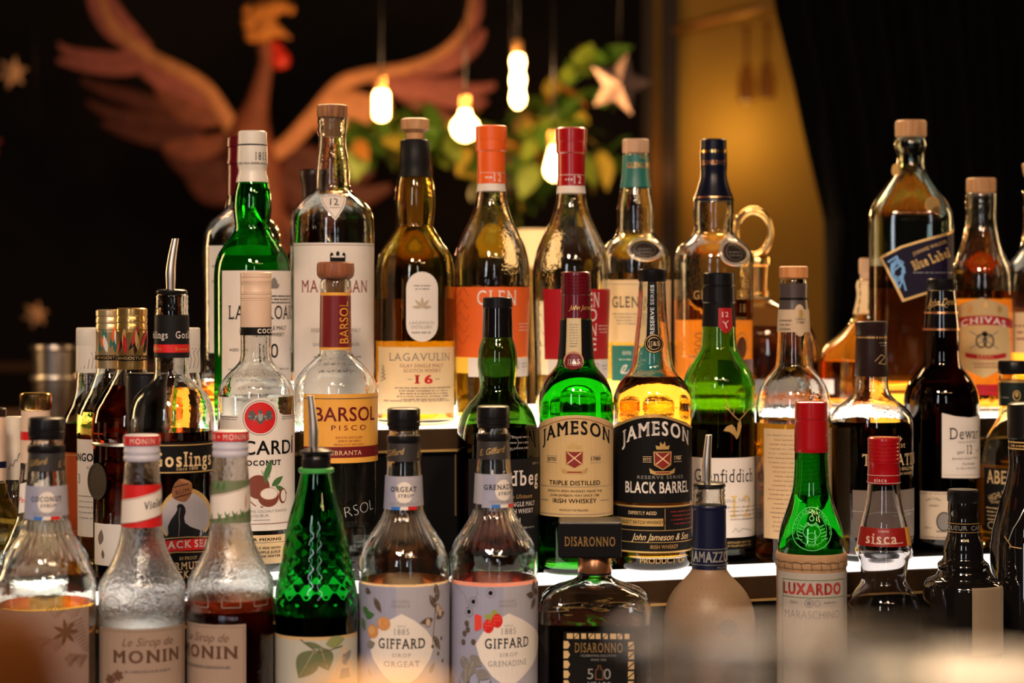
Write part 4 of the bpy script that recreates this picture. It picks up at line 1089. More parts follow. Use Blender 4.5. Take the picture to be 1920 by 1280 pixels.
# triangular green bottle with stag
b = Bottle('whisky_bottle', 'green bottle with black neck, gold stag and white label', 1348, 2,
           [(560, 28), (612, 31), (640, 32.5), (652, 34), (662, 39), (676, 48), (692, 58), (708, 65), (725, 68), (1040, 67.5)], gm=glass('yellow_green_glass', (0.22, 0.62, 0.08)), off=0.055, liq=(770, L_DARK), thick=13)
b.lathe('cap', [(511, 28), (513, 30), (534, 30.3), (536, 28.5), (538, 28.5), (539, 31), (566, 31.3), (568, 30)], C_BLACK, sharp=30)
b.sleeve('neck_sleeve', 567, 612, BLACK, 0.9)
q = b.decal(552, base=0.0016); q.text('Wm Grant & Sons', 1340, 553, 9, GOLD, w=74, ital=0.35); q.done('print', b.root)
def dr(d, e):
    d.poly([(1347, 577), (1371, 577), (1371, 612), (1359, 626), (1347, 612)], CRIMSON); e.text('12', 1359, 589, 9, WHITE, w=13, serif=True)
    e.line([(1355, 602), (1359, 606), (1364, 601)], 1.4, WHITE); e.line([(1359, 606), (1361, 614)], 2, WHITE)
b.label(595, dr, 'neck_crest', ystep=8, base=0.0009, lab='small crimson neck crest')
q = b.decal(780)
q.local(1384, 785, [(-4, 22), (-8, 12), (-14, 6), (-24, 10), (-30, 18), (-18, 20), (-10, 26), (-4, 34), (2, 24), (6, 10), (4, -2), (-2, 4)], GOLD)
for sg in (-1, 1):
    q.line([(1384, 784), (1384 + sg * 10, 774), (1384 + sg * 18, 764), (1384 + sg * 20, 750)], 2, GOLD); q.line([(1384 + sg * 10, 774), (1384 + sg * 8, 762)], 1.6, GOLD); q.line([(1384 + sg * 17, 766), (1384 + sg * 27, 758)], 1.6, GOLD)
q.done('stag_emblem', b.root)
def dr(d, e):
    d.rect(1290, 1418, 853, 1000, WHITE)
    e.text('Glenfiddich', 1362, 886, 24, BLACK, w=124, serif=True, bold=0.0); e.text('12', 1390, 943, 40, mat('print_pale_gold', (0.72, 0.5, 0.2), 0.4), w=46, serif=True)
    e.text('ORIGINAL TWELVE', 1378, 932, 6, GREYP, w=72, track=0.1); e.smalltext(1362, 1414, 944, 2.6, GREYP, 4, 7.5); e.line([(1372, 990), (1378, 983), (1384, 990), (1390, 984), (1406, 988)], 0.9, GREYP)
b.label(920, dr, lab='white label'); b.back_label(860, 980)
b.label(1010, lambda d, e: (d.rect(1290, 1418, 1003, 1022, BLACK), e.text('DISTILLERY BOTTLED', 1388, 1009, 3.6, GOLD, w=54), e.text('BY WILLIAM GRANT & SONS', 1388, 1015, 3.6, GOLD, w=54)), 'lower_label', lab='thin black strip')

# handwritten-label bottle
b = Bottle('whisky_bottle', 'round-shouldered clear bottle with orange wood cap and handwritten cream label', 1488, 2,
           [(523, 25), (530, 26), (560, 25.5), (580, 27.5), (622, 30), (660, 31.5), (684, 34), (696, 41), (708, 51), (722, 60), (740, 66.5), (765, 70), (1040, 70)], off=0.01, liq=(791, L_AMBER), thick=13)
b.lathe('cap', [(499, 24), (501, 27), (520, 27), (522, 25)], WOODO)
b.sleeve('grey_capsule', 531, 580, C_GREY, 0.8); b.lathe('capsule_groove', [(558, 26.9), (560, 27.1), (562, 27.1)], BLACK)
b.sleeve('paper_band', 580, 622, SAND, 1.2)
def dr(d, e):
    d.disc(1499, 600, 13, 30, SAND); e.disc(1501, 588, 5, 8, GOLD); e.text('CRAIG', 1500, 598, 4, BLACK, w=18); e.text('1789', 1500, 604, 4, BLACK, w=14); e.smalltext(1465, 1484, 600, 3, TAUPE, 3, 8)
b.label(600, dr, 'neck_tag', base=0.0010, ystep=8, lab='oval paper neck tag')
def dr(d, e):
    d.rect(1434, 1562, 800, 1003, mat('paper_parchment', (0.66, 0.46, 0.26), 0.6))
    e.smalltext(1440, 1556, 812, 2.2, mat('print_brown_ink', (0.28, 0.17, 0.1), 0.5), 22, 8.4)
b.label(900, dr, lab='cream label covered in handwriting'); b.back_label(800, 1000)

# dark single malt
b = Bottle('whisky_bottle', 'wide bottle of near-black spirit with brown capsule and gold lettering', 1634, 2,
           [(640, 27), (704, 30), (728, 32), (740, 37), (750, 47), (760, 60), (770, 70), (782, 76), (800, 78), (1040, 77)], off=-0.005, liq=(788, L_DARK), thick=13)
b.lathe('cap', [(602, 28), (604, 30.5), (626, 29.5), (628, 28.5)], C_BROWN)
b.lathe('capsule', [(627, 29), (660, 29.5), (703, 31.5), (705, 31)], C_BROWN)
q = b.decal(660, base=0.0013); q.smalltext(1605, 1662, 632, 4, GOLD); q.smalltext(1648, 1660, 642, 2, SILVER, 2, 5); q.line([(1640, 676), (1650, 664), (1656, 668), (1646, 680), (1656, 682), (1660, 672)], 1, TAN); q.done('print', b.root)
q = b.decal(776); q.line([(1580 + 4 * i, 772 + 2.6 * math.sin(i * 2.1) + 1.5 * math.sin(i * 0.9)) for i in range(29)], 1.3, SILVER); q.done('shoulder_lettering', b.root, ystep=3)
q = b.decal(850)
q.text('TOMATIN', 1680, 856, 21, CREAM, w=132, serif=True, bold=0.01); q.text('Est', 1688, 829, 10, TAN, w=20, serif=True); q.text('HIGHLAND SINGLE MALT', 1690, 873, 6, TAN, w=84); q.text('SCOTCH WHISKY', 1690, 882, 5, TAN, w=66)
for k in range(5): q.leaf(1682, 822, 11, 2, -150 + 30 * k, TAN)
q.done('print', b.root)
def dr(d, e):
    d.rect(1600, 1714, 912, 1000, TAUPE); e.line([(1600, 951), (1713, 951)], 1.2, SILVER); e.text('OAK CASKS', 1696, 957, 5, SILVER, w=40)
b.label(950, dr, 'lower_label', lab='grey-brown lower label')

# dark brown blended whisky
b = Bottle('whisky_bottle', 'near-black brown bottle with gold script neck and white side label', 1765, 2,
           [(545, 25), (580, 29), (620, 33), (670, 34.5), (684, 37), (694, 44), (704, 52), (718, 61), (735, 67.5), (755, 70), (1040, 69.5)], gm=BROWNG, off=0.06, liq=(720, L_DARK), thick=12)
b.lathe('cap', [(522, 25), (524, 27), (542, 27.3), (544, 26)], C_BLACK)
b.sleeve('neck_sleeve', 545, 618, BLACKG, 0.9); b.sleeve('foil_band', 584, 588, COPPER, 1.4); b.sleeve('foil_band', 615, 619, COPPER, 1.4)
q = b.decal(570, base=0.0013); q.text('John Dewar', 1768, 566, 13, GOLD, w=60, ital=0.4, rot=-0.05); q.line([(1745, 578), (1760, 570), (1775, 576)], 1, GOLD); q.done('print', b.root, ystep=8)
def dr(d, e):
    d.poly([(1766, 770), (1790, 776), (1815, 779), (1838, 776), (1838, 893), (1766, 889)], WHITE)
    e.text("Dewar's", 1816, 808, 21, BLACK, w=86, serif=True); e.text('TRUE SCOTCH', 1812, 824, 3.5, GREYP, w=44); e.text('aged', 1798, 842, 6, GREYP, w=14, ital=0.3); e.text('12', 1815, 838, 16, BLACK, w=13, serif=True); e.text('years', 1829, 840, 6, GREYP, w=14, ital=0.3)
    e.text('Blended Scotch Whisky', 1812, 854, 4, GREYP, w=64); e.text('Double Aged', 1814, 864, 4.5, GREYP, w=30, ital=0.3); e.text('for Extra Smoothness', 1812, 872, 4, GREYP, w=50, ital=0.3); e.line([(1768, 884), (1836, 886)], 0.8, TAN)
b.label(830, dr, lab='white label turned to one side')
def dr(d, e):
    d.rect(1727, 1800, 915, 1003, mat('paper_beige', (0.62, 0.50, 0.38), 0.6)); e.text('ONLY A PINT', 1751, 932, 4.5, BLACK, w=28, arch=4); e.text('WHISKY', 1752, 941, 4, BLACK, w=18)
    e.disc(1770, 970, 14, 18, GREYP); e.ring(1770, 970, 14, 18, 2, BLACK); e.line([(1757, 988), (1786, 988)], 3, GREYP); e.smalltext(1736, 1748, 982, 4, GREYP)
    for yy in (919, 999): e.smalltext(1728, 1798, yy, 2, TAUPE)
b.label(960, dr, 'lower_label', lab='beige lower label with barrel')

# gold whisky at the far end
b = Bottle('whisky_bottle', 'golden whisky bottle with black cap and dark label at far end of step', 1901, 2,
           [(700, 27), (712, 28.5), (760, 27), (780, 29), (795, 36), (810, 46), (825, 55), (845, 61), (870, 63), (1030, 62)], off=0.028, liq=(868, L_AMBER), gm=glass('yellow_tint_glass', (0.95, 0.9, 0.6)), thick=13)
b.lathe('cap', [(676, 27), (679, 29), (699, 29), (701, 28)], C_BLACK); b.sleeve('gold_ring', 712, 716, GOLD, 0.8); b.sleeve('neck_sleeve', 717, 760, mat('sleeve_dark_green', (0.012, 0.02, 0.016), 0.35), 0.8)
q = b.decal(740, base=0.0011); q.ring(1906, 740, 7, 10, 2, GOLD); q.disc(1906, 738, 3, 5, GOLD); q.smalltext(1880, 1892, 744, 3, SILVER); q.done('print', b.root)
def dr(d, e):
    d.rect(1848, 1962, 874, 990, BLACK); e.text('ABERLOUR', 1906, 890, 24, TAN, w=118, bold=0.02); e.text('HIGHLAND', 1876, 922, 11, TAN, w=50, rot=-0.35, bold=0.01); e.text('QUARTER', 1872, 936, 5, TAN, w=30); e.smalltext(1852, 1885, 948, 3, TAN, 4, 7); e.ring(1862, 980, 10, 7, 1.5, TAN)
b.label(930, dr, lab='black label with tan lettering'); b.back_label(870, 990)

# ---------------------------------------------------------------- front row
def flute(xr, y0, y1, n, am):
    """vertical ribs that fade in and out between two heights"""
    def f(a, y):
        if y <= y0 or y >= y1: return 0.0
        w = math.sin(math.pi * (y - y0) / (y1 - y0)) ** 0.6
        return am * w * math.cos(n * a)
    return f
def syrup(xc, label, liq, flav, dy=0.0, label_draw=None, wide=85, nscale=1.0, tx=0.0):
    P = [(805, 27 * nscale), (835, 29.5 * nscale), (863, 31 * nscale), (890, 33.5 * nscale), (952, 37 * nscale), (962, 39 * nscale), (978, 46), (995, 57), (1012, 68.5), (1030, 78), (1048, 83.5), (1070, wide), (1300, wide)]
    P = [(y + dy, r) for y, r in P]
    b = Bottle('syrup_bottle', label, xc, 1, P, liq=liq, thick=10, seg=112, disp=flute(xc, 957 + dy, 1030 + dy, 28, 1.5), wall=4.0)
    k = nscale
    b.lathe('cap', [(764 + dy, 26 * k), (766 + dy, 30 * k), (768 + dy, 30.8 * k), (786 + dy, 31 * k), (787 + dy, 30 * k), (789 + dy, 30 * k), (790 + dy, 31 * k), (798 + dy, 31 * k), (799 + dy, 29.5 * k), (805 + dy, 29.5 * k)], C_BLACK, knurl=(44, 770 + dy, 783 + dy, 0.8))
    b.lathe('cap_ring', [(816 + dy, 31 * k), (819 + dy, 31.6 * k), (827 + dy, 31.6 * k), (829 + dy, 31 * k)], C_BLACK)
    b.sleeve('neck_sleeve', 829 + dy, 863 + dy, mat('sleeve_grey_black', (0.035, 0.03, 0.03), 0.4), 0.9)
    q = b.decal(848 + dy, base=0.0012)
    q.text('E. Giffard', xc - 22 + tx, 847 + dy, 11, GOLD, w=46, ital=0.35, rot=-0.16); q.text('E. Giffard', xc + 32 + tx, 847 + dy, 11, GOLD, w=46, ital=0.35, rot=-0.16); q.done('print', b.root)
    def dr(d, e):
        d.rect(xc - 40, xc + 40, 890 + dy, 946 + dy, COOLW); d.rect(xc - 14 + tx, xc - 38 + tx, 890 + dy, 952 + dy, LILAC)
        e.disc(xc + 1 + tx, 920 + dy, 17, 20, WHITE, n=16)
        e.text(flav, xc + tx, 914 + dy, 9, BLACK, w=7.4 * len(flav) + 6, serif=True, bold=0.025); e.text('SYRUP', xc + 3 + tx, 926 + dy, 6, BLACK, w=28, serif=True, ital=0.25, bold=0.02)
        e.text('SIROP DE FRANCE', xc + tx, 941 + dy, 5, GREYP, w=54, ital=0.2, serif=True)
        e.rect(xc - 21 + tx, xc - 6 + tx, 946 + dy, 952 + dy, BLUE); e.rect(xc - 6 + tx, xc + 7 + tx, 946 + dy, 952 + dy, WHITE); e.rect(xc + 7 + tx, xc + 22 + tx, 946 + dy, 952 + dy, RED)
    b.label(920 + dy, dr, 'neck_label', ystep=12, lab='pale neck label with tricolour bar')
    b.label(1200, label_draw, 'body_label', lab='pale illustrated body label')
    return b
def giff(xc, name, tx, fruit):
    def dr(d, e):
        d.rect(xc - 84, xc + 88, 1088, 1440, LILAC); d.rect(xc + tx - 10, xc + 88, 1088, 1440, COOLW)
        cx = xc + tx
        e.text('ANGERS', cx - 2, 1115, 5, GREYP, w=32, serif=True); e.text('FRANCE', cx - 2, 1123, 5.5, GREYP, w=34, serif=True, ital=0.2)
        e.poly([(cx, 1137), (cx + 24, 1150), (cx + 46, 1170), (cx + 60, 1194), (cx + 52, 1222), (cx + 30, 1252), (cx, 1276), (cx - 30, 1252), (cx - 52, 1222), (cx - 60, 1194), (cx - 46, 1170), (cx - 24, 1150)], WHITE)
        e.text('DEPUIS', cx, 1160, 3.6, GREYP, w=17, serif=True); e.text('1885', cx, 1170, 11, GREYP, w=28, serif=True)
        e.text('GIFFARD', cx, 1192, 18, BLACK, w=88, serif=True, bold=0.015); e.text('SIROP', cx, 1213, 6.5, GREYP, w=34, serif=True, track=0.1); e.text(name, cx, 1229, 10, GREYP, w=66 if len(name) < 8 else 76, serif=True)
        fruit(e, cx, xc)
    return dr
def almonds(e, cx, xc):
    for (x, y, a, L) in [(cx + 60, 1120, -60, 26), (cx + 62, 1130, -120, 30), (cx + 58, 1150, 170, 30), (cx + 62, 1150, -20, 28), (cx + 58, 1180, 60, 34), (cx + 64, 1106, -100, 22), (cx - 50, 1108, 60, 34), (cx - 66, 1096, 20, 18)]:
        e.leaf(x, y, L, 6, a, LEAFD, SAND)
    e.line([(cx + 56, 1195), (cx + 60, 1150), (cx + 62, 1105)], 1.6, LEAFD)
    for (x, y) in [(cx + 48, 1155), (cx + 66, 1132), (cx + 70, 1140)]: e.disc(x, y, 6, 9, LEAFD, 16); e.disc(x, y, 4.4, 7.4, SAND, 16)
    for (x, y, a) in [(cx - 70, 1130, 30), (cx - 66, 1145, -10), (cx - 72, 1150, 60)]: e.leaf(x, y, 26, 7, a, LEAFG, SAND)
    for (x, y) in [(cx - 52, 1172), (cx - 32, 1156)]: e.disc(x, y, 13, 12.5, NUT, 20); e.disc(x - 2, y - 2, 8, 8, mat('print_apricot_light', (0.7, 0.38, 0.16), 0.5), 16)
    for (x, y) in [(cx + 56, 1200), (cx + 72, 1188), (cx + 66, 1215), (cx + 74, 1230)]: e.disc(x, y, 3, 4, LEAFD, 12)
    e.leaf(cx - 62, 1200, 22, 8, -20, GREYP); e.leaf(cx + 50, 1250, 24, 5, -60, GREYP); e.leaf(cx - 60, 1240, 20, 3, 60, GREYP)
def berries(e, cx, xc):
    L = mat('print_leaf_lime', (0.3, 0.33, 0.06), 0.5)
    for a in (-60, -20, 180, 140): e.leaf(cx - 30, 1142, 15, 5, a, L)
    for k in range(9): e.disc(cx - 58 + 5 * (k % 2), 1143 + 5.5 * (k // 2) + 2 * (k % 2), 4.6, 4.6, mat('print_currant', (0.75, 0.06, 0.04), 0.4), 12)
    for (x, y, r) in [(cx - 37, 1160, 10), (cx - 21, 1150, 10)]:
        e.disc(x, y, r, r + 3, RED, 18)
        for k in range(7): e.disc(x - 5 + 5 * (k % 3), y - 7 + 6 * (k // 3), 2.4, 2.4, mat('print_currant', (0.75, 0.06, 0.04), 0.4), 8)
    for (x, y) in [(cx - 33, 1099), (cx - 72, 1135), (cx - 64, 1116)]: e.ring(x, y, 9, 9, 1, GREYP, 18); e.disc(x, y, 4, 4, BLACK, 12)
    e.line([(cx - 95, 1090), (cx - 80, 1105), (cx - 72, 1126)], 1, GREYP); e.line([(cx - 60, 1088), (cx - 56, 1100), (cx - 62, 1112)], 1, GREYP)
    for (x, y) in [(cx - 76, 1157), (cx - 74, 1168), (cx - 80, 1176), (cx - 64, 1190), (cx - 82, 1192)]: e.disc(x, y, 5, 5.5, LEAFD, 14)
    for (x, y, a) in [(cx + 44, 1105, -80), (cx + 46, 1110, 190), (cx + 48, 1115, 130), (cx + 44, 1100, 20)]: e.leaf(x, y, 26, 6, a, LEAFD, SAND)
    for (x, y, a) in [(cx - 85, 1218, 60), (cx - 70, 1215, 40), (cx - 78, 1240, 90), (cx - 60, 1244, 20), (cx - 64, 1226, 110)]: e.leaf(x, y, 30, 10, a, GREYP, SAND)
syrup(757, 'clear ribbed syrup bottle with pale label of almonds and apricots', (1084, glass('liquid_apricot', (0.80, 0.45, 0.22), 0.15, 1.36)), 'ORGEAT', 0, giff(757, 'ORGEAT', -4, almonds))
b = syrup(925, 'clear ribbed syrup bottle with pale label of red berries', (1081, glass('liquid_rose', (0.75, 0.24, 0.15), 0.15, 1.36)), 'GRENADINE', -4, giff(925, 'GRENADINE', 28, berries), wide=83, tx=18)
def coco(d, e):
    d.rect(-10, 163, 1130, 1440, mat('paper_dusky', (0.36, 0.24, 0.20), 0.5))
    D = mat('print_umber', (0.13, 0.06, 0.035), 0.5)
    for (x, y, a0) in [(150, 1128, 180), (120, 1185, 200), (160, 1220, 235)]:
        for k in range(12):
            t = k / 11; bx, by = x + 52 * t * math.cos(R(a0)) , y - 8 * t
            e.line([(bx, by), (bx - 10, by + 16 + 6 * math.sin(k))], 1.3, D)
    for k in range(7): e.leaf(122, 1172, 26, 4, k * 52, D)
    for k in range(10): e.line([(120 + 4 * k, 1160 + 6 * k), (150 + 1.5 * k, 1150 + 6.5 * k)], 1.4, D)
syrup(87, 'clear ribbed syrup bottle with lilac coconut neck label at near end', (1128, L_AMBER), 'COCONUT', 18, coco, wide=91.5, nscale=1.1)

def monin(xc, label, dy, liq, neck, tilt_text, cap_text, red=True, lx=0.0):
    P = [(850, 29), (866, 31.5), (905, 34.5), (985, 37.5), (1000, 39.5), (1020, 44), (1042, 52), (1064, 63.5), (1082, 74), (1092, 79), (1098, 80), (1110, 80.2), (1140, 80.2), (1148, 78), (1158, 80.2), (1300, 80)]
    P = [(y + dy, r) for y, r in P]
    b = Bottle('syrup_bottle', label, xc, 1, P, gm=mat('misted_glass', (0.97, 0.96, 0.95), 0.05, noise=0, trans=1.0, ior=1.5, bump=0.3, scale=260), liq=liq, thick=10, seg=64)
    b.lathe('cap', [(814 + dy, 30), (816 + dy, 33), (833 + dy, 33.5), (834 + dy, 32.8), (842 + dy, 33), (844 + dy, 34), (848 + dy, 34), (850 + dy, 33), (853 + dy, 33), (855 + dy, 34.2), (861 + dy, 34.2), (863 + dy, 33)], C_LILAC, sharp=35)
    q = b.decal(825 + dy, base=0.0016)
    q.r = 33.5; q.fix = 33.4; q.base = 0.0005; q.rect(xc - 60, xc + 60, 816 + dy, 833 + dy, RED); q.text(cap_text, xc + (1 if red else 9), 825 + dy, 10, WHITE, w=172, serif=True, bold=0.02); 
    q.done('print', b.root)
    def dr(d, e):
        d.rect(xc - 42, xc + 44, 906 + dy, 985 + dy, RED if red else mat('print_cactus_green', (0.16, 0.19, 0.10), 0.5))
        e.poly([(xc - 42, 938 + dy), (xc - 10, 929 + dy), (xc + 42, 909 + dy), (xc + 42, 958 + dy), (xc - 10, 975 + dy), (xc - 42, 982 + dy)], WHITE)
        for o_ in (0, 46 if red else 46): e.line([(xc - 40, 939 + dy + o_ * 0.93), (xc - 10, 931 + dy + o_ * 0.95), (xc + 41, 911 + dy + o_)], 1.0, DKRED)
        if red: e.text('Violette', xc + 2, 946 + dy, 14, BLACK, w=58, serif=True, ital=0.25, al='l', rot=-0.2, bold=0.02)
        else:
            e.text('Agave', xc - 50, 938 + dy, 11, RED, w=34, serif=True, ital=0.25, al='l', rot=-0.2)
            for k in range(12): e.leaf(xc - 36 + 6.5 * k, 985 + dy - 0.9 * k, 20, 2.0, -60 - 60 * (k % 2) / 1.2 , LEAFG)
            for k in range(6): e.leaf(xc - 36 + 5 * k, 925 + dy, 20, 2.0, -70 - 20 * (k % 2), LEAFG)
            e.leaf(xc + 26, 960 + dy, 32, 2, -85, NUT)
    b.label(945 + dy, dr, 'neck_label', ystep=12, lab='slanted red and white neck label' if red else 'slanted white neck label with green plants')
    arch = b.decal(1120 + dy, base=0.0006)
    for k in range(-4, 5):
        u = k * 0.74 + 0.02; cxu = 82 * u
        pts = [(-17, 13), (-17, 0)] + [(17 * math.cos(t), -15 * math.sin(t)) for t in [math.pi - math.pi * i / 10 for i in range(1, 10)]] + [(17, 0), (17, 13)]
        Q = [(cxu + p[0], 1122 + dy + p[1]) for p in pts]; arch.layer += 1
        for a, c in zip(Q, Q[1:] + Q[:1]):
            dx, dyy = c[0] - a[0], c[1] - a[1]; L = math.hypot(dx, dyy) or 1; nx, ny = -dyy / L * 0.9, dx / L * 0.9
            f = arch.bm.faces.new([arch.bm.verts.new((x, y, 1)) for x, y in ((a[0] + nx, a[1] + ny), (c[0] + nx, c[1] + ny), (c[0] - nx, c[1] - ny), (a[0] - nx, a[1] - ny))]); f.material_index = arch.mi(mat('glass_emboss_dark', (0.25, 0.2, 0.17), 0.15))
    arch.done('embossed_arches', b.root)
    def dr(d, e):
        d.rect(xc - 76 + lx, xc + 78 + lx, 1166 + dy, 1440, mat('paper_dusty_rose', (0.35, 0.245, 0.19), 0.5))
        e.frame(xc - 72 + lx, xc + 74 + lx, 1171 + dy, 1436, 1.1, TAUPE)
        I = mat('print_umber', (0.13, 0.06, 0.035), 0.5)
        e.text('Le Sirop de', xc + 11 + 1.2 * lx, 1190 + dy, 15, I, w=96, ital=0.35); e.text('MONIN', xc + 11 + 1.2 * lx, 1217 + dy, 22, I, w=132, serif=True, bold=0.03)
        for k in range(6): e.leaf(xc - 56 + lx, 1262 + dy, 14, 4, k * 60, I); e.leaf(xc - 42 + lx, 1252 + dy, 12, 4, k * 60 + 20, I)
        e.smalltext(xc - 30 + lx, xc + 50 + lx, 1244 + dy, 5, TAUPE)
    b.label(1220, dr, 'body_label', lab='dusty pink body label')
    return b
monin(266, 'syrup bottle with pale lilac cap and red slanted neck label', 0, (1166, L_CLEAR), None, None, 'MONIN   MONIN   MONIN', True)
monin(432, 'red-brown syrup bottle with pale lilac cap and green plant neck label', -8, (1117, L_RED), None, None, 'MONIN + MONIN + MONIN', False, lx=-50)

# green diamond-embossed bottle with pourer
def diamonds(a, y):
    if y < 968 or y > 1150: return 0.0
    v = (y - 968) / 15.0; n = 13
    p = (a * n / math.pi + v) % 2.0; q = (a * n / math.pi - v) % 2.0
    return 0.9 * (abs(p - 1.0) + abs(q - 1.0) - 1.0) * min(1.0, (y - 968) / 30)
b = Bottle('syrup_bottle', 'green diamond-embossed bottle with steel pourer in black stopper', 593, 1,
           [(876, 28), (890, 29.5), (910, 33.5), (935, 41), (962, 49.5), (990, 56), (1020, 60.5), (1050, 65), (1085, 71.5), (1115, 77), (1140, 78), (1160, 78), (1300, 77.5)], gm=glass('deep_green_glass', (0.05, 0.52, 0.12)), liq=(1146, L_DARK), seg=144, disp=diamonds, wall=4.5)
b.lathe('stopper', [(838, 12), (841, 22), (845, 31), (850, 30), (852, 25), (858, 26), (860, 27.5), (864, 26), (868, 27.5), (872, 26), (880, 27)], C_BLACK, sharp=60)
b.lathe('green_ring', [(876, 31), (878, 33.5), (884, 33.5), (886, 31)], mat('ring_green_plastic', (0.06, 0.34, 0.07), 0.35))
b.pourer(588, 741, 842, 9.5, -6.0, 6.5)
def dr(d, e):
    d.rect(516, 668, 1186, 1440, mat('paper_grey_green', (0.48, 0.46, 0.40), 0.5)); d.rect(516, 668, 1181, 1187, TAN)
    G = mat('print_olive', (0.13, 0.15, 0.07), 0.5)
    e.leaf(572, 1190, 40, 5, 20, G); e.leaf(610, 1195, 40, 11, -12, mat('print_olive_light', (0.25, 0.27, 0.10), 0.5)); e.leaf(590, 1205, 60, 22, 120, G, SAND); e.leaf(600, 1200, 46, 18, 70, G, SAND); e.line([(565, 1186), (598, 1210), (640, 1200)], 2, LEAFD)
    e.poly([(600, 1290), (643, 1197), (668, 1290)], SAND); e.disc(645, 1226, 7, 10, GREYP, 14); e.local(645, 1250, [(-14, 10), (-9, -8), (9, -8), (14, 10)], GREYP); e.disc(645, 1226, 5, 7, SAND, 12); e.local(645, 1219, [(-7, 2), (-5, -4), (5, -4), (7, 2)], GREYP)
    e.leaf(655, 1210, 30, 7, 130, GREYP)
b.label(1230, dr, 'body_label', lab='grey-green label with fruit branch')

# square amaretto bottle
b = Bottle('liqueur_bottle', 'square dark liqueur bottle with black block cap and copper collar', 1115, 1,
           [(1040, 29), (1073, 30), (1082, 34), (1090, 48), (1098, 68), (1106, 84), (1115, 95), (1126, 102), (1140, 104.5), (1165, 104), (1300, 104)], liq=(1160, L_DARK), thick=12, seg=96, wall=5.5,
           sq=lambda y: 2.0 + 5.0 * min(1, max(0, (y - 1078) / 30)), yd=0.8, disp=lambda a, y: 1.3 * math.sin(9 * a + y * 0.22) * math.sin(y * 0.35) * (1 if 1085 < y < 1156 else 0))
k = b.s
o = box('block_cap', (-68 * k, -40 * k, (b.yb - 1041) * k), (50 * k, 52 * k, (b.yb - 974) * k), C_BLACK, b.root, 0.0016)
q2 = Decal(b, None, True, 0.0); q2.text('DISARONNO', 1106, 1010, 17, GOLD, w=94, serif=True, bold=0.01)
ob = q2.done('print', b.root)
for v in ob.data.vertices: v.co.y = -40 * k - 0.0005
ob.parent = o
b.lathe('copper_collar', [(1043, 29.5), (1045, 31), (1072, 31.5), (1074, 30.5)], COPPER)
b.lathe('collar_line', [(1071.5, 31.8), (1075, 31.8)], C_BLACK)
q = b.decal(1058, base=0.0009); q.text('ORIGINAL', 1121, 1054, 5, C_BROWN, w=42); q.text('RECIPE', 1121, 1063, 5, C_BROWN, w=32); q.done('print', b.root)
def dr(d, e):
    d.rect(1058, 1188, 1170, 1450, BLACK)
    for k_ in range(9):
        x = 1064 + 13.2 * k_
        e.rect(x, x + (9 if k_ % 3 else 11), 1173, 1183, TAN)
        if k_ % 2: e.line([(x, 1183), (x + 9, 1172)], 1.6, BLACK)
    for k_ in range(8):
        y = 1188 + 18 * k_
        e.local(1058, y + 6, [(0, -7), (8, -7), (12, 0), (8, 7), (0, 7)], TAN); e.rect(1176, 1187, y, y + 14, TAN); e.line([(1176, y + 12), (1187, y + 2)], 2.2, BLACK)
    e.text('DISARONNO', 1122, 1199, 17, GOLD, w=88, serif=True, bold=0.01); e.text('CELEBRATING DOLCEVITA', 1122, 1213.5, 4, SILVER, w=66); e.text('SINCE 1525', 1122, 1221, 4, SILVER, w=28)
    e.text('5', 1107, 1247, 19, SILVER, w=11); e.text('0', 1138, 1247, 19, SILVER, w=13); e.line([(1117, 1240), (1117, 1257), (1130, 1257), (1130, 1240), (1126, 1238), (1126, 1232), (1121, 1232), (1121, 1238)], 2, COPPER, True); e.text('YEARS', 1123, 1267, 11, SILVER, w=42)
b.label(None, dr, 'front_label', flat=True, base=0.0008, lab='black label with gold mosaic border')

# frosted beige liqueur bottle with pourer
b = Bottle('liqueur_bottle', 'frosted beige bottle with dark blue neck foil and steel pourer', 1330, 1,
           [(914, 28), (918, 30), (923, 28.5), (928, 30), (933, 28.5), (940, 30), (946, 30), (1000, 30.5), (1064, 32), (1072, 36), (1084, 46), (1096, 58), (1110, 69), (1126, 77.5), (1142, 82.5), (1160, 85), (1300, 84)], gm=CLEAR, liq=None, thick=12)
b.body.data.materials.append(FROST)
for p in b.body.data.polygons:
    if p.center.z < (b.yb - 1066) * b.s: p.material_index = 1
b.lathe('pourer_collar', [(903, 20), (906, 29.5), (911, 30.5), (915, 28)], C_BLACK); b.pourer(1325, 815, 905, 9.0, 4.0, 6.0)
b.sleeve('neck_foil', 946, 1064, NAVY, 1.0); b.lathe('foil_rib', [(946, 31.5), (948, 32.5), (952, 32.5), (954, 31.5)], NAVY)
q = b.decal(1040, base=0.0014); q.text('RAMAZZOTTI', 1300, 1040, 19, SILVER, w=106, bold=0.03, al='l'); q.line([(1290, 1026), (1372, 1026)], 1, SILVER); q.line([(1290, 1055), (1372, 1055)], 1, SILVER); q.text('MILANO', 1352, 1060, 4, SILVER, w=22); q.done('print', b.root)
q = b.decal(1150)
for r in range(9):
    for k_ in range(-5, 6): q.local(1330 + k_ * 14 + (7 if r % 2 else 0), 1082 + r * 13, [(-2.2, 2.2), (0, -2.6), (2.2, 2.2), (0, 0.6)], mat('print_frost_dot', (0.20, 0.125, 0.075), 0.5), 1.0) if abs(k_ * 14 + (7 if r % 2 else 0)) < 0.85 * b.Rf(1082 + r * 13) else None
q.ring(1364, 1172, 22, 24, 3, mat('print_frost_dot', (0.20, 0.125, 0.075), 0.5)); q.disc(1364, 1166, 16, 14, TAUPE)
q.frame(1288, 1375, 1222, 1262, 3.0, TAUPE); q.frame(1294, 1370, 1228, 1257, 1.2, TAUPE); q.text('RAMAZZOTTI', 1334, 1243, 14, GREYP, w=66, bold=0.02)
q.done('print', b.root, ystep=10)

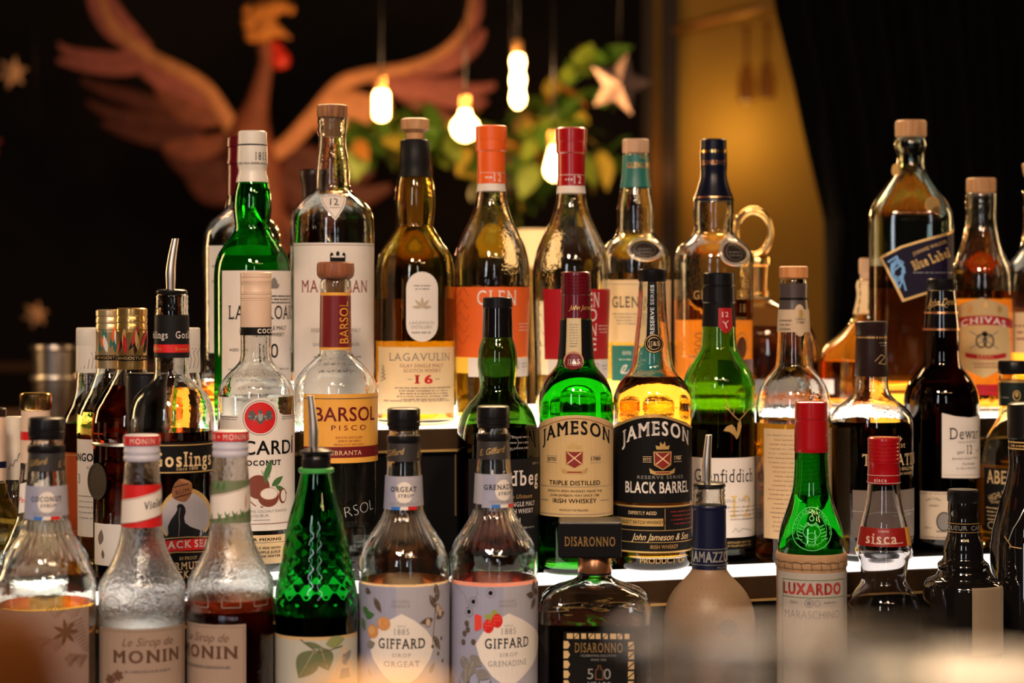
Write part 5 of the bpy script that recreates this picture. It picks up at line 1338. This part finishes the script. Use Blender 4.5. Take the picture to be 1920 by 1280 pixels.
# green bottle in a straw jacket
b = Bottle('liqueur_bottle', 'green bottle with red cap in straw jacket with white label', 1521, 1,
           [(820, 28), (845, 30.5), (880, 32), (905, 33.5), (925, 37), (945, 43), (965, 50), (985, 56.5), (1005, 60.5), (1022, 62), (1060, 61), (1300, 60)], gm=GREEN, liq=(925, L_CLEAR), thick=12)
b.lathe('cap', [(752, 27), (754, 30.5), (784, 31), (785, 30), (788, 30), (789, 31), (838, 31.5), (845, 31.8), (847, 31)], C_RED, sharp=32)
q = b.decal(985, base=0.0006); E = mat('glass_emboss_green', (0.10, 0.55, 0.14), 0.12)
q.ring(1522, 985, 38, 40, 1.8, E); q.ring(1522, 985, 28, 30, 1.0, E)
for k_, ch in enumerate('GIROLAMO LUXARDO'):
    a = R(-190 + 200 * k_ / 15); q.text(ch, 1522 + 33 * math.cos(a), 987 + 35 * math.sin(a), 6, E, rot=a + math.pi / 2, bold=0.01)
q.ring(1522, 990, 16, 14, 1.6, E); q.ring(1522, 1000, 9, 9, 1.4, E); q.line([(1508, 982), (1514, 974), (1522, 980), (1530, 974), (1536, 982)], 2, E); q.ring(1522, 966, 5, 5, 1.4, E)
for k_ in range(5):
    q.line([(1500 - k_, 978 + 6 * k_), (1506, 981 + 6 * k_)], 1.8, E); q.line([(1544 + k_, 978 + 6 * k_), (1538, 981 + 6 * k_)], 1.8, E)
q.text('1821', 1522, 1014, 5, E, w=20); q.done('embossed_seal', b.root, ystep=6)
b.lathe('straw_jacket', [(1060, 60), (1060, 65), (1300, 64), (b.yb - 2, 62)], STRAW)
b.lathe('straw_band', [(1033, 60), (1033, 64), (1036, 66.5), (1044, 67.5), (1048, 66.5), (1050, 67), (1058, 67), (1061, 65)], STRAW, sharp=60)
q = b.decal(1055, base=0.0004); q.r = 67; q.fix = 67
for k_ in range(-5, 6): q.line([(1521 + 67 * math.sin(k_ * 0.27), 1049), (1521 + 67 * math.sin(k_ * 0.27 + 0.03), 1061)], 1.3, mat('straw_gap', (0.10, 0.05, 0.025), 0.8))
q.line([(1521 + 67 * math.sin(R(a_)), 1047 + 1.5 * math.sin(a_ * 0.3)) for a_ in range(-75, 76, 10)], 1.2, MATS['straw_gap'])
q.done('straw_stitching', b.root)
def dr(d, e):
    d.rect(1461, 1588, 1066, 1450, mat('paper_greyed_white', (0.42, 0.37, 0.33), 0.55))
    e.frame(1470, 1580, 1079, 1111, 1.2, LEAFG); e.text('LUXARDO', 1523, 1095, 20, mat('print_brick_red', (0.40, 0.05, 0.04), 0.4), w=118, bold=0.045)
    e.line([(1470, 1111), (1470, 1300)], 1, LEAFG); e.line([(1580, 1111), (1580, 1300)], 1, LEAFG)
    e.ring(1517, 1121, 8, 8, 1.4, GREYP); e.disc(1517, 1121, 4, 4, GREYP, 12); e.ring(1532, 1121, 5, 6, 1, GREYP); e.text('ZARA', 1490, 1120, 5, GREYP, w=16); e.smalltext(1544, 1566, 1120, 3, GREYP); e.text('MARASCHINO', 1523, 1142, 15, TAUPE, w=108, bold=-0.02)
old = b.Rf; b.Rf = lambda y: 65.6
b.label(1200, dr, 'body_label', lab='white label with red capitals')
b.Rf = old

# clear waisted bottle with red cap
b = Bottle('liqueur_bottle', 'small waisted clear bottle with red ribbed cap and red neck label', 1657, 1,
           [(880, 28), (905, 29.5), (930, 32), (955, 36.5), (980, 43), (1005, 48), (1022, 51), (1030, 53.5), (1038, 51), (1044, 47.5), (1060, 44.5), (1078, 42), (1086, 41.5), (1095, 45), (1105, 53), (1118, 62), (1135, 67), (1150, 68), (1300, 68)], gm=SMOKE, liq=(1190, mat('liquid_violet_grey', (0.09, 0.075, 0.11), 0.2, noise=0.02)), thick=12)
b.lathe('cap', [(819, 27), (821, 29.5)] + ridges(823, 866, 30, 6, 0.8) + [(867, 29.5), (886, 30), (903, 30.8), (906, 30)], C_RED, sharp=30)
q = b.decal(897, base=0.0012); q.text('sisca', 1651, 897, 7, WHITE, w=22, serif=True); q.line([(1622, 889), (1692, 889)], 0.8, WHITE); q.line([(1622, 903), (1692, 903)], 0.8, WHITE); q.done('print', b.root)
def dr(d, e):
    d.rect(1612, 1706, 985, 1019, mat('label_cherry', (0.28, 0.012, 0.01), 0.35)); d.rect(1697, 1708, 985, 1019, YELLOW); e.text('sisca', 1652, 1004, 19, C_PINK, w=58, serif=True, bold=0.02); e.line([(1640, 1014), (1690, 1012)], 1.4, C_PINK); e.text('CREME', 1657, 991, 3.5, C_PINK, w=20)
b.label(1003, dr, 'neck_label', ystep=8, lab='cherry red flared label')

# black stepped bottle
b = Bottle('liqueur_bottle', 'black bottle with stepped collar and beige body label in front row', 1806, 1,
           [(935, 27), (955, 28.5), (968, 27), (975, 28), (1000, 29), (1015, 34), (1030, 37), (1045, 37), (1050, 40), (1056, 47), (1062, 48), (1066, 45), (1074, 48), (1080, 52), (1086, 66), (1100, 74), (1300, 74)], gm=BLACKG, thick=12, solid=True, bodyname='black_body')
b.lathe('cap', [(917, 27), (920, 29.5), (938, 29.5), (941, 28)], C_BLACK)
q = b.decal(988, base=0.0006); q.text('LIQUEUR  CAFE', 1806, 987, 8, SILVER, w=86, bold=0.01); q.line([(1776, 979), (1836, 979)], 1, GOLD); q.line([(1776, 995), (1836, 995)], 1, GOLD); q.done('print', b.root)
b.label(1150, lambda d, e: (d.rect(1822, 1878, 1092, 1216, mat('paper_dull_tan', (0.27, 0.19, 0.12), 0.6)),), 'body_label', lab='dull tan body label', ystep=8)

# black bottle cut by the picture's edge
b = Bottle('liqueur_bottle', 'glossy black bottle with gold neck rings at the far end of front row', 1926, 1,
           [(800, 34), (850, 34), (870, 33), (900, 38), (935, 48), (970, 58), (1000, 65), (1015, 66), (1020, 68), (1300, 68)], gm=BLACKG, off=0.03, thick=12, solid=True, bodyname='black_body')
b.lathe('cap', [(754, 30), (758, 36), (764, 37), (815, 36), (820, 37), (822, 35)], C_BLACK)
b.sleeve('gold_ring', 826, 829, GOLD, 1.0); b.sleeve('gold_ring', 838, 841, GOLD, 1.0)
q = b.decal(834, base=0.0006); q.smalltext(1898, 1930, 834, 4, GOLD); q.done('print', b.root)
q = b.decal(960, base=0.0006); q.line([(1898, 1010), (1904, 985), (1912, 968), (1924, 940)], 1.6, SILVER); q.line([(1892, 1000), (1903, 1018), (1918, 1020)], 1.6, GOLD); q.done('print', b.root, ystep=8)

# ---------------------------------------------------------------- the room beyond the bar
def tube(name, pts, rads, m, parent=None, seg=10, flat=1.0):
    """round tube along points; flat squeezes it in depth"""
    V, Fc = [], []
    n = len(pts)
    for i, p in enumerate(pts):
        t = (pts[min(i + 1, n - 1)] - pts[max(i - 1, 0)]).normalized()
        s_ = t.cross(Vector((0, 1, 0)))
        s_ = s_.normalized() if s_.length > 1e-4 else Vector((1, 0, 0))
        u_ = s_.cross(t)
        for j in range(seg):
            a = 2 * math.pi * j / seg
            V.append(p + s_ * (rads[i] * math.cos(a)) + u_ * (rads[i] * flat * math.sin(a)))
    for i in range(n - 1):
        for j in range(seg):
            j2 = (j + 1) % seg; Fc.append((i * seg + j, i * seg + j2, (i + 1) * seg + j2, (i + 1) * seg + j))
    Fc.append(tuple(range(seg))[::-1]); Fc.append(tuple((n - 1) * seg + j for j in range(seg)))
    me_o = meshobj(name, V, Fc, m, parent)
    bm = bmesh.new(); bm.from_mesh(me_o.data); bmesh.ops.recalc_face_normals(bm, faces=bm.faces[:]); bm.to_mesh(me_o.data); bm.free()
    return me_o
def spline(P, n=6):
    out = []
    for i in range(len(P) - 1):
        p0, p1, p2, p3 = P[max(i - 1, 0)], P[i], P[i + 1], P[min(i + 2, len(P) - 1)]
        for k in range(n):
            t = k / n
            out.append(tuple(0.5 * (2 * b_ + (c_ - a_) * t + (2 * a_ - 5 * b_ + 4 * c_ - d_) * t * t + (3 * b_ - a_ - 3 * c_ + d_) * t ** 3) for a_, b_, c_, d_ in zip(p0, p1, p2, p3)))
    out.append(tuple(P[-1])); return out

# hanging bird sculpture with spread wings
BY = 6.6
bk = BY / F
PLUM = mat('feather_rust', (0.20, 0.062, 0.032), 0.65, noise=0.6, scale=22)
ROSE = mat('feather_rose', (0.32, 0.10, 0.085), 0.65, noise=0.6, scale=22)
PEACH = mat('feather_peach', (0.50, 0.23, 0.10), 0.65, noise=0.5, scale=22)
DARKF = mat('feather_dark_red', (0.075, 0.017, 0.009), 0.65, noise=0.6, scale=22)
bird = empty('bird_sculpture', at(470, 420, BY)); tag(bird, 'large rust and pink bird with raised spread wings on back wall', 'sculpture')
org = bird.location.copy()
def bp(x, y, dY=0.0): return at(x, y, BY) + Vector((0, dY, 0)) - org
def btube(name, P, m, flat=0.6, parent=bird, seg=12):
    Q = spline(P)
    return tube(name, [bp(q[0], q[1], q[3] if len(q) > 3 else 0.0) for q in Q], [q[2] * bk for q in Q], m, parent, seg, flat)
btube('body', [(497, 82, 16), (500, 110, 14), (492, 150, 16), (480, 200, 24), (470, 240, 38), (468, 280, 48), (478, 330, 50), (492, 390, 44), (505, 450, 30), (512, 500, 12)], PLUM)
hd = btube('head', [(478, 70, 16), (492, 60, 24), (508, 56, 20), (528, 62, 8), (545, 72, 2)], mat('feather_gold', (0.55, 0.22, 0.04), 0.6, noise=0.2), 0.8)
for k, (x, y, r_) in enumerate([(470, 40, 18), (488, 24, 20), (510, 16, 18), (500, 40, 20), (474, 62, 17), (528, 12, 14), (545, 18, 9), (465, 20, 12)]):
    btube('crest_plume', [(x - r_ * 0.2, y + r_, r_ * 0.45), (x, y, r_), (x + 3, y - r_, r_ * 0.4)], mat('feather_gold', (0.55, 0.22, 0.04), 0.6), 0.8)
btube('wattle', [(512, 78, 9), (520, 98, 15), (526, 114, 19), (530, 128, 12)], mat('wattle_red', (0.60, 0.03, 0.012), 0.5), 0.7)
def wing(arm, feathers):
    w = btube('wing', [(p[0], p[1], p[2] * 0.66) for p in arm], PEACH, 0.45)
    for (P, m) in feathers: btube('feather', P, m, 0.16, w, 8)
wing([(452, 268, 26), (420, 215, 24), (385, 165, 22), (340, 135, 22), (290, 110, 20), (240, 75, 18), (205, 40, 14), (185, -20, 9)],
     [([(420, 220, 14), (370, 215, 26), (320, 185, 24), (290, 150, 8)], PLUM), ([(400, 200, 12), (340, 170, 24), (280, 130, 22), (230, 90, 8)], ROSE),
      ([(290, 115, 10), (230, 125, 18), (160, 122, 14), (105, 112, 4)], ROSE), ([(240, 105, 8), (170, 105, 13), (125, 95, 9), (108, 80, 3)], ROSE),
      ([(260, 95, 8), (210, 60, 16), (180, 20, 13), (165, -30, 6)], ROSE), ([(280, 90, 8), (230, 40, 15), (205, 0, 12), (190, -40, 5)], ROSE),
      ([(350, 215, 10), (270, 190, 18), (200, 170, 14), (150, 150, 5)], DARKF), ([(360, 235, 10), (290, 225, 18), (215, 215, 15), (160, 190, 5)], DARKF),
      ([(380, 250, 10), (320, 260, 20), (250, 250, 16), (190, 230, 5)], DARKF), ([(430, 260, 14), (370, 280, 26), (330, 275, 22), (295, 255, 8)], PLUM),
      ([(445, 290, 14), (400, 320, 28), (350, 310, 24), (305, 275, 8)], DARKF), ([(455, 310, 14), (430, 350, 30), (390, 360, 26), (350, 330, 10)], DARKF)])
wing([(492, 300, 26), (540, 270, 26), (590, 215, 26), (640, 158, 24), (700, 138, 20), (760, 128, 18), (820, 105, 16), (865, 65, 14), (882, 20, 9), (886, -20, 6)],
     [([(600, 205, 14), (650, 200, 34), (690, 200, 26), (735, 200, 8)], PEACH), ([(590, 225, 12), (630, 235, 26), (680, 235, 22), (700, 225, 6)], PEACH),
      ([(700, 150, 12), (770, 165, 26), (830, 160, 16), (870, 150, 6)], ROSE), ([(780, 130, 10), (840, 120, 18), (890, 85, 14), (908, 55, 5)], ROSE),
      ([(760, 145, 10), (830, 165, 18), (890, 170, 15), (930, 158, 6)], ROSE), ([(750, 160, 10), (820, 180, 16), (880, 195, 12), (915, 190, 4)], ROSE),
      ([(740, 170, 10), (790, 195, 16), (840, 220, 10), (865, 225, 4)], PLUM), ([(840, 100, 8), (875, 60, 13), (895, 25, 10), (900, -10, 4)], ROSE),
      ([(540, 280, 16), (600, 310, 34), (650, 330, 28), (700, 320, 10)], DARKF), ([(530, 300, 16), (600, 350, 36), (670, 370, 26), (735, 350, 8)], DARKF), ([(510, 320, 14), (560, 370, 32), (600, 410, 26), (630, 430, 8)], DARKF)])
for k in range(7):
    btube('tail_feather', [(480 + 8 * k, 400, 8), (470 + 16 * k, 470, 14), (455 + 24 * k, 540, 12), (440 + 30 * k, 600, 4)], (PLUM, DARKF)[k % 2], 0.2)
btube('hanging_wire', [(480, 270, 1.2), (482, 0, 1.2), (484, -420, 1.2)], C_BLACK, 1.0)

point_light('bird_fill', at(660, 235, BY - 0.6), 15, (1.0, 0.48, 0.18), 0.05)  # added fill that brightens the wing, no fitting here
point_light('bird_fill', at(330, 320, BY - 0.9), 3.5, (1.0, 0.42, 0.2), 0.05)  # weaker added fill for the other wing
# filament bulbs on cords
BULBG = mat('bulb_glow', (1, 0.8, 0.5), 0.3, noise=0, emit=((1.0, 0.55, 0.18), 26.0))
def bulb(x, y0, y1, r, Y, label, shape, power=16.0):
    k = Y / F; c = at(x, y1, Y)
    o = empty('pendant_bulb', c); tag(o, label, 'light bulb', 'filament bulbs on cords')
    h = y1 - y0
    def L(name, P, m):
        V, Fc = lathe_data([(max(rr, 0.3) * k, (y1 - yy) * k, yy) for yy, rr in P], 24)
        return meshobj(name, V, Fc, m, o, sharp=50)
    P = [(y0 + h * t, r * f) for t, f in shape]
    L('glowing_bulb', P, BULBG)
    L('socket', [(y0 - 26, 4), (y0 - 24, 9), (y0 + 1, 10), (y0 + 4, 7)], mat('socket_brass', (0.5, 0.25, 0.08), 0.35, metal=0.9))
    tube('cord', [Vector((0, 0, (h + 22) * k)), Vector((0, 0, (h + 200) * k)), Vector((0, 0, 3.395 - c.z))], [1.6 * k] * 3, C_BLACK, o, 6)
    point_light('bulb_light', c + Vector((0, -0.02, h * k * 0.4)), power, (1.0, 0.58, 0.24), 0.03)
TUBEB = [(0, 0.4), (0.06, 0.8), (0.16, 1), (0.86, 1), (0.95, 0.75), (1, 0.2)]
GLOBE = [(0, 0.35), (0.15, 0.4), (0.28, 0.6), (0.42, 0.92), (0.6, 1.0), (0.8, 0.85), (0.94, 0.5), (1, 0.1)]
PEAR = [(0, 0.3), (0.2, 0.5), (0.45, 0.75), (0.7, 1.0), (0.88, 0.8), (1, 0.2)]
TWIST = [(0, 0.5), (0.06, 0.85), (0.16, 1.0), (0.26, 0.8), (0.34, 0.75), (0.46, 1.0), (0.56, 0.95), (0.64, 0.72), (0.72, 0.85), (0.84, 1.05), (0.94, 0.8), (1, 0.3)]
bulb(715, 168, 226, 14, 5.0, 'glowing tubular bulb in front of the bird wing', TUBEB)
bulb(971, 100, 202, 13, 5.0, 'glowing twisted bulb hanging highest, right of bird', TWIST)
bulb(872, 205, 264, 25, 5.0, 'round glowing globe bulb behind the orange-capped bottle', GLOBE)
bulb(1038, 272, 338, 17, 5.0, 'pear-shaped glowing bulb behind the red-capped bottle', PEAR)

# lamp with a glowing round shade between the teardrop bottles
o = empty('table_lamp', at(1000, 790, 3.4)); tag(o, 'small lamp with glowing cream drum shade behind the teardrop bottles', 'lamp')
k = 3.4 / F
V, Fc = lathe_data([(26 * k, 360 * k, 0), (30 * k, 359 * k, 0), (36 * k, 290 * k, 0), (30 * k, 289 * k, 0)], 32)
meshobj('lamp_shade', V, Fc, mat('lamp_shade_lit', (0.8, 0.6, 0.3), 0.6, noise=0, emit=((1.0, 0.55, 0.2), 1.0)), o, sharp=40)
V, Fc = lathe_data([(6 * k, 300 * k, 0), (6 * k, 20 * k, 0), (24 * k, 10 * k, 0), (26 * k, 0, 0)], 24)
meshobj('lamp_base', V, Fc, GOLDM, o, sharp=40)
lt = at(1000, 790, 3.4).z

# back counter carrying the lamp and the steel bucket
CNT = wood('counter_brown_wood', (0.10, 0.045, 0.018), (0.16, 0.07, 0.03), 6)
o = empty('back_counter', (0, 3.2, 0)); tag(o, 'long brown wooden counter behind the bar with metal bucket on it', 'counter')
box('counter_top', (-2.2, 0, lt - 0.05), (2.0, 0.6, lt), CNT, o, 0.006)
box('counter_front', (-2.15, 0.05, 0), (1.95, 0.55, lt - 0.05), BARM, o)

# steel bucket
o = empty('ice_bucket', at(102, 790, 3.35)); o.location.z = lt + 0.001; tag(o, 'blurred brushed steel bucket behind the rum bottles', 'bucket')
k = 3.35 / F
zt = (at(0, 648, 3.35).z - lt)
V, Fc = lathe_data([(42 * k, zt, 0), (46 * k, zt, 0), (47 * k, zt - 6 * k, 0), (43 * k, zt - 10 * k, 0), (41 * k, zt * 0.55, 0), (40 * k, 0.004, 0), (38 * k, 0, 0)], 40)
meshobj('bucket_body', V, Fc, mat('brushed_steel', (0.42, 0.36, 0.32), 0.32, metal=1.0, noise=0.1), o, sharp=40)
V, Fc = lathe_data([(43.5 * k, zt * 0.62, 0), (45 * k, zt * 0.6, 0), (45 * k, zt * 0.56, 0), (43.2 * k, zt * 0.54, 0)], 40)
meshobj('band', V, Fc, STEEL, o, sharp=40)

# paper stars
def star(x, y, r, Y, label, m):
    c = at(x, y, Y); o = empty('paper_star', c); tag(o, label, 'star ornament', 'hanging paper stars'); k = Y / F
    V = [(0, -0.28 * r * k, 0), (0, 0.28 * r * k, 0)]; n = 6 if r < 60 else 5
    for i in range(2 * n):
        a = math.pi * i / n + 0.25; rr = r * (1.0 if i % 2 == 0 else 0.5) * k; V.append((rr * math.sin(a), 0, rr * math.cos(a)))
    Fc = []
    for i in range(2 * n):
        j = (i + 1) % (2 * n); Fc += [(0, 2 + j, 2 + i), (1, 2 + i, 2 + j)]
    meshobj('star_body', V, Fc, m, o, smooth=False)
    tube('string', [Vector((0, 0, r * k * 0.9)), Vector((0, 0, 1.0)), Vector((0, 0, 3.395 - c.z))], [0.8 * k] * 3, C_BLACK, o, 5)
    return o
STARM = mat('star_paper_warm', (0.60, 0.36, 0.20), 0.7)
star(22, 136, 32, 6.3, 'small pale star hanging at upper left of the bird', STARM)
star(66, 590, 26, 6.3, 'small dim star hanging low above the steel bucket', STARM)
star(-24, 270, 28, 6.3, 'reddish star cut by picture edge below the upper left star', mat('star_paper_red', (0.4, 0.06, 0.03), 0.7))
star(1162, 158, 62, 5.0, 'large pale blurred star hanging beside the leaves', mat('star_paper_pale', (0.36, 0.22, 0.17), 0.7))

# leafy potted plant among the bulbs
rnd = random.Random(3)
LG = [mat('leaf_green_a', (0.09, 0.20, 0.02), 0.45), mat('leaf_green_b', (0.22, 0.30, 0.03), 0.45), mat('leaf_yellow', (0.55, 0.40, 0.05), 0.45), mat('leaf_orange', (0.50, 0.20, 0.03), 0.45)]
PY = 5.6
pl = empty('hanging_plant', at(960, 330, PY)); tag(pl, 'leafy hanging plant with yellow-green leaves around the bulbs', 'plant')
porg = pl.location.copy(); k = PY / F
leafme = {}
def leafmesh(m):
    if m.name in leafme: return leafme[m.name]
    V = []; Fc = []; n = 6
    for i in range(n + 1):
        t = i / n; w = 0.30 * math.sin(math.pi * (0.04 + 0.96 * t) ** 0.8); z = -0.25 * t * t
        V += [(-w, t, z + 0.05), (0, t, z), (w, t, z + 0.05)]
    for i in range(n):
        a = i * 3; Fc += [(a, a + 1, a + 4, a + 3), (a + 1, a + 2, a + 5, a + 4)]
    me = bpy.data.meshes.new('leaf'); me.from_pydata(V, [], Fc); me.materials.append(m)
    me.polygons.foreach_set('use_smooth', [True] * len(Fc)); leafme[m.name] = me
    return me
stems = []
for i in range(17):
    x0, y0 = rnd.uniform(930, 1010), rnd.uniform(270, 330)
    x1, y1 = [(rnd.uniform(650, 780), rnd.uniform(225, 275))][0] if i < 4 else rnd.choice([(rnd.uniform(650, 780), rnd.uniform(215, 270)), (rnd.uniform(1020, 1140), rnd.uniform(110, 200)), (rnd.uniform(820, 960), rnd.uniform(300, 400)), (rnd.uniform(1000, 1150), rnd.uniform(240, 380))])
    Q = spline([(x0, y0), ((x0 + x1) / 2, (y0 + y1) / 2 - 25), (x1, y1)])
    dY = rnd.uniform(-0.12, 0.25)
    st = tube('stem', [at(q[0], q[1], PY) + Vector((0, dY, 0)) - porg for q in Q], [2.2 * k] * len(Q), LG[0], pl, 6)
    for j in range(2, len(Q)):
        for h_ in range(2):
            m = rnd.choices(LG, (6, 4, 1.6, 1.0))[0]
            l = bpy.data.objects.new('leaf', leafmesh(m)); COL.objects.link(l); l.parent = pl
            l.location = at(Q[j][0], Q[j][1], PY) + Vector((rnd.uniform(-8, 8) * k, dY + rnd.uniform(-0.05, 0.05), rnd.uniform(-8, 8) * k)) - porg
            s_ = rnd.uniform(40, 76) * k; l.scale = (s_, s_, s_)
            l.rotation_euler = (rnd.uniform(-1.2, 1.2), rnd.uniform(-0.7, 0.7), rnd.uniform(0, 6.28))
V, Fc = lathe_data([(40 * k, 34 * k, 0), (46 * k, 34 * k, 0), (38 * k, -30 * k, 0), (28 * k, -36 * k, 0)], 24)
meshobj('pot', V, Fc, mat('pot_dark_clay', (0.06, 0.03, 0.02), 0.7), pl, sharp=40)
tube('hanging_cord', [Vector((0, 0, 34 * k)), Vector((0, 0, 1)), Vector((0, 0, 3.395 - porg.z))], [1.5 * k] * 3, C_BLACK, pl, 5)

# amber door panel with posts and a top rail
DY = 7.2
GLZ = mat('door_amber_panel', (0.46, 0.26, 0.05), 0.6, noise=0.12, scale=5, spec=0.2)
POST = mat('door_frame_dark', (0.03, 0.016, 0.008), 0.5, noise=0.2, scale=10)
o = empty('door_1', (0, DY, 0)); o['kind'] = 'structure'
def rel(px, Y): return (px - CX) * Y / F
zt = ZC + 0.95
box('amber_panel', (rel(1272, DY), 0.03, 0.1), (rel(1640, DY), 0.06, zt + 0.4), GLZ, o)
box('amber_panel', (rel(1222, DY), 0.03, 0.1), (rel(1240, DY), 0.06, zt + 0.4), GLZ, o)
for (a, b_) in ((1204, 1222), (1240, 1272), (1640, 1672)):
    box('post', (rel(a, DY), -0.02, 0), (rel(b_, DY), 0.08, zt + 0.42), POST, o, 0.004)
rail = tube('top_rail', [at(1262, 58, DY - 0.1) - Vector((0, DY, 0)), at(1465, 4, DY - 0.1) - Vector((0, DY, 0)), at(1640, -40, DY - 0.1) - Vector((0, DY, 0))], [0.016] * 3, mat('rail_brass', (0.5, 0.26, 0.08), 0.4, metal=0.8), o, 12)
point_light('panel_lamp', at(1395, 245, DY - 0.17), 2.0, (1.0, 0.64, 0.18), 0.05)
point_light('panel_lamp', at(1250, 318, DY - 0.16), 0.5, (1.0, 0.38, 0.10), 0.03)

# hanging wine glasses by the rail
for (x, y) in ((1400, 50), (1438, 44)):
    c = at(x, y, DY - 0.22); k = (DY - 0.22) / F
    o = empty('hanging_glass', c); tag(o, 'upside-down stemmed glass hanging under rail, ' + ('nearer the door post' if x < 1410 else 'nearer the black curtain'), 'glass', 'glasses under the rail')
    GLS = mat('rack_glass', (0.5, 0.3, 0.14), 0.08, noise=0, trans=0.8, ior=1.2)
    for nm, P in (('foot', [(0, 14), (3, 15), (6, 7)]), ('stem', [(5, 4), (60, 3.4), (72, 5)]), ('bowl', [(70, 6), (84, 13), (110, 17), (140, 15), (141, 13)])):
        V, Fc = lathe_data([(r_ * k, -yy * k, yy) for yy, r_ in P], 24); meshobj(nm, V, Fc, GLS, o, sharp=50)
    tube('hook', [Vector((0, 0, 0)), Vector((0, 0.1, 0.03)), Vector((0, 0.12, 0.06))], [0.002] * 3, STEEL, o, 6)

# black curtain drawn to the side
QY = 4.2
V, Fc = [], []; nx, nz = 70, 26
for i in range(nz + 1):
    py = -60 + (1060 + 60) * i / nz
    edge = 1452 + 0 * py + (40 * (max(0, py) / 150) if py < 150 else 40 + 58 * min(1.0, (py - 150) / 270))
    for j in range(nx + 1):
        t = j / nx; x = edge + (2140 - edge) * t
        V.append(at(x, py, QY) + Vector((0, 0.035 * math.sin(t * 62 + 0.004 * py) + 0.02 * math.sin(t * 23), 0)))
for i in range(nz):
    for j in range(nx):
        a = i * (nx + 1) + j; Fc.append((a, a + nx + 1, a + nx + 2, a + 1))
o = meshobj('curtain', V, Fc, mat('curtain_black_velvet', (0.004, 0.0035, 0.0035), 0.9, noise=0.2, spec=0.1))
md = o.modifiers.new('t', 'SOLIDIFY'); md.thickness = 0.004
tag(o, 'black velvet curtain drawn aside beside the amber door panel', 'curtain')
o = empty('curtain_rail', at(1700, -75, QY)); tag(o, 'dark rail carrying the black curtain above the frame', 'rail')
tube('rod', [Vector((-0.32, 0, 0)), Vector((0, 0, 0)), Vector((0.55, 0, 0))], [0.012] * 3, POST, o, 12)
for xx in (-0.3, 0.5): tube('ceiling_hanger', [Vector((xx, 0, 0)), Vector((xx, 0, 0.5)), Vector((xx, 0, 3.4 - o.location.z))], [0.006] * 3, POST, o, 8)

# ---------------------------------------------------------------- out-of-focus things right before the lens
lz = ZC - 0.13
LEDGE = mat('ledge_dark_wood', (0.05, 0.028, 0.015), 0.35, noise=0.2, scale=10)
o = empty('bar_ledge', (0, 0.24, 0)); tag(o, 'dark bar ledge below the frame carrying blurred foreground glassware', 'ledge')
box('ledge_top', (-0.5, 0, lz - 0.03), (0.5, 0.36, lz), LEDGE, o, 0.004); box('ledge_front', (-0.48, 0.2, 0), (0.48, 0.34, lz - 0.03), BARM, o)
def fg(name, label, cat, x, Y, P, m, seg=40, shell=None):
    """P: (y_px, r_px) as seen at distance Y, the last row extended down to the ledge"""
    k = Y / F; yb = CY + 0.13 / k
    o = empty(name, ((x - CX) * k, Y, lz)); tag(o, label, cat)
    P = P + [(yb - 4, P[-1][1]), (yb, P[-1][1] - 4)]
    V, Fc = lathe_data([(r_ * k, (yb - y) * k, y) for y, r_ in P], seg)
    if shell:
        Q = [(P[0][0] + 0.5, P[0][1] - shell)] + [(y, r_ - shell) for y, r_ in P[1:-2]] + [(yb - shell * 3, P[-2][1] - shell)]
        V2, F2 = lathe_data([(r_ * k, (yb - y) * k, y) for y, r_ in Q], seg)
        n = len(V); V += V2; Fc += [tuple(i + n for i in f[::-1]) for f in F2]
    return o, meshobj('bowl' if shell else 'holder', V, Fc, m, o, sharp=50), k, yb
o, h, k, yb = fg('candle_holder', 'large blurred amber candle holder at lower left corner', 'candle holder', -120, 0.40, [(1130, 130), (1142, 180), (1175, 210), (1230, 235), (1320, 255)], mat('amber_ceramic', (0.15, 0.042, 0.006), 0.6, noise=0.1, scale=20, spec=0.1))
o, h, k, yb = fg('votive_glass', 'blurred small amber votive glowing at bottom centre', 'candle holder', 705, 0.46, [(1290, 120), (1294, 128), (1340, 122)], mat('amber_votive_lit', (0.7, 0.3, 0.06), 0.4, noise=0.1, emit=((1.0, 0.42, 0.08), 0.35)))
o, h, k, yb = fg('streak_dish', 'blurred white dish added as a bright streak at bottom right', 'dish', 1830, 0.50, [(1248, 205), (1252, 217), (1270, 205), (1340, 150)], mat('streak_white', (0.8, 0.76, 0.72), 0.25))  # white dish added in place of a metal rim's bright reflection
TX = ((1340, 'blurred clear tumbler before the frosted beige bottle'), (1625, 'blurred clear tumbler before the waisted red-capped bottle'))
for x, lb in TX:
    o, h, k, yb = fg('glass_tumbler', lb, 'glass', x, 0.43, [(1205, 118), (1209, 121), (1300, 114), (1500, 106)], CLEAR, shell=8)
sp = empty('bar_spoon', at(1480, 1205, 0.43)); sp.location.z += 0.0013; tag(sp, 'blurred steel bar spoon lying across the two tumblers', 'spoon')
tube('handle', [Vector((-0.027, 0, 0)), Vector((0, 0, 0)), Vector((0.031, 0, 0))], [0.0011] * 3, STEEL, sp, 10)
tube('spoon_bowl', [Vector((-0.0365, 0, 0.0)), Vector((-0.035, 0, 0.0)), Vector((-0.032, 0, 0)), Vector((-0.029, 0, 0)), Vector((-0.0265, 0, 0))], [0.0002, 0.0016, 0.0024, 0.002, 0.001], STEEL, sp, 12, 0.5)
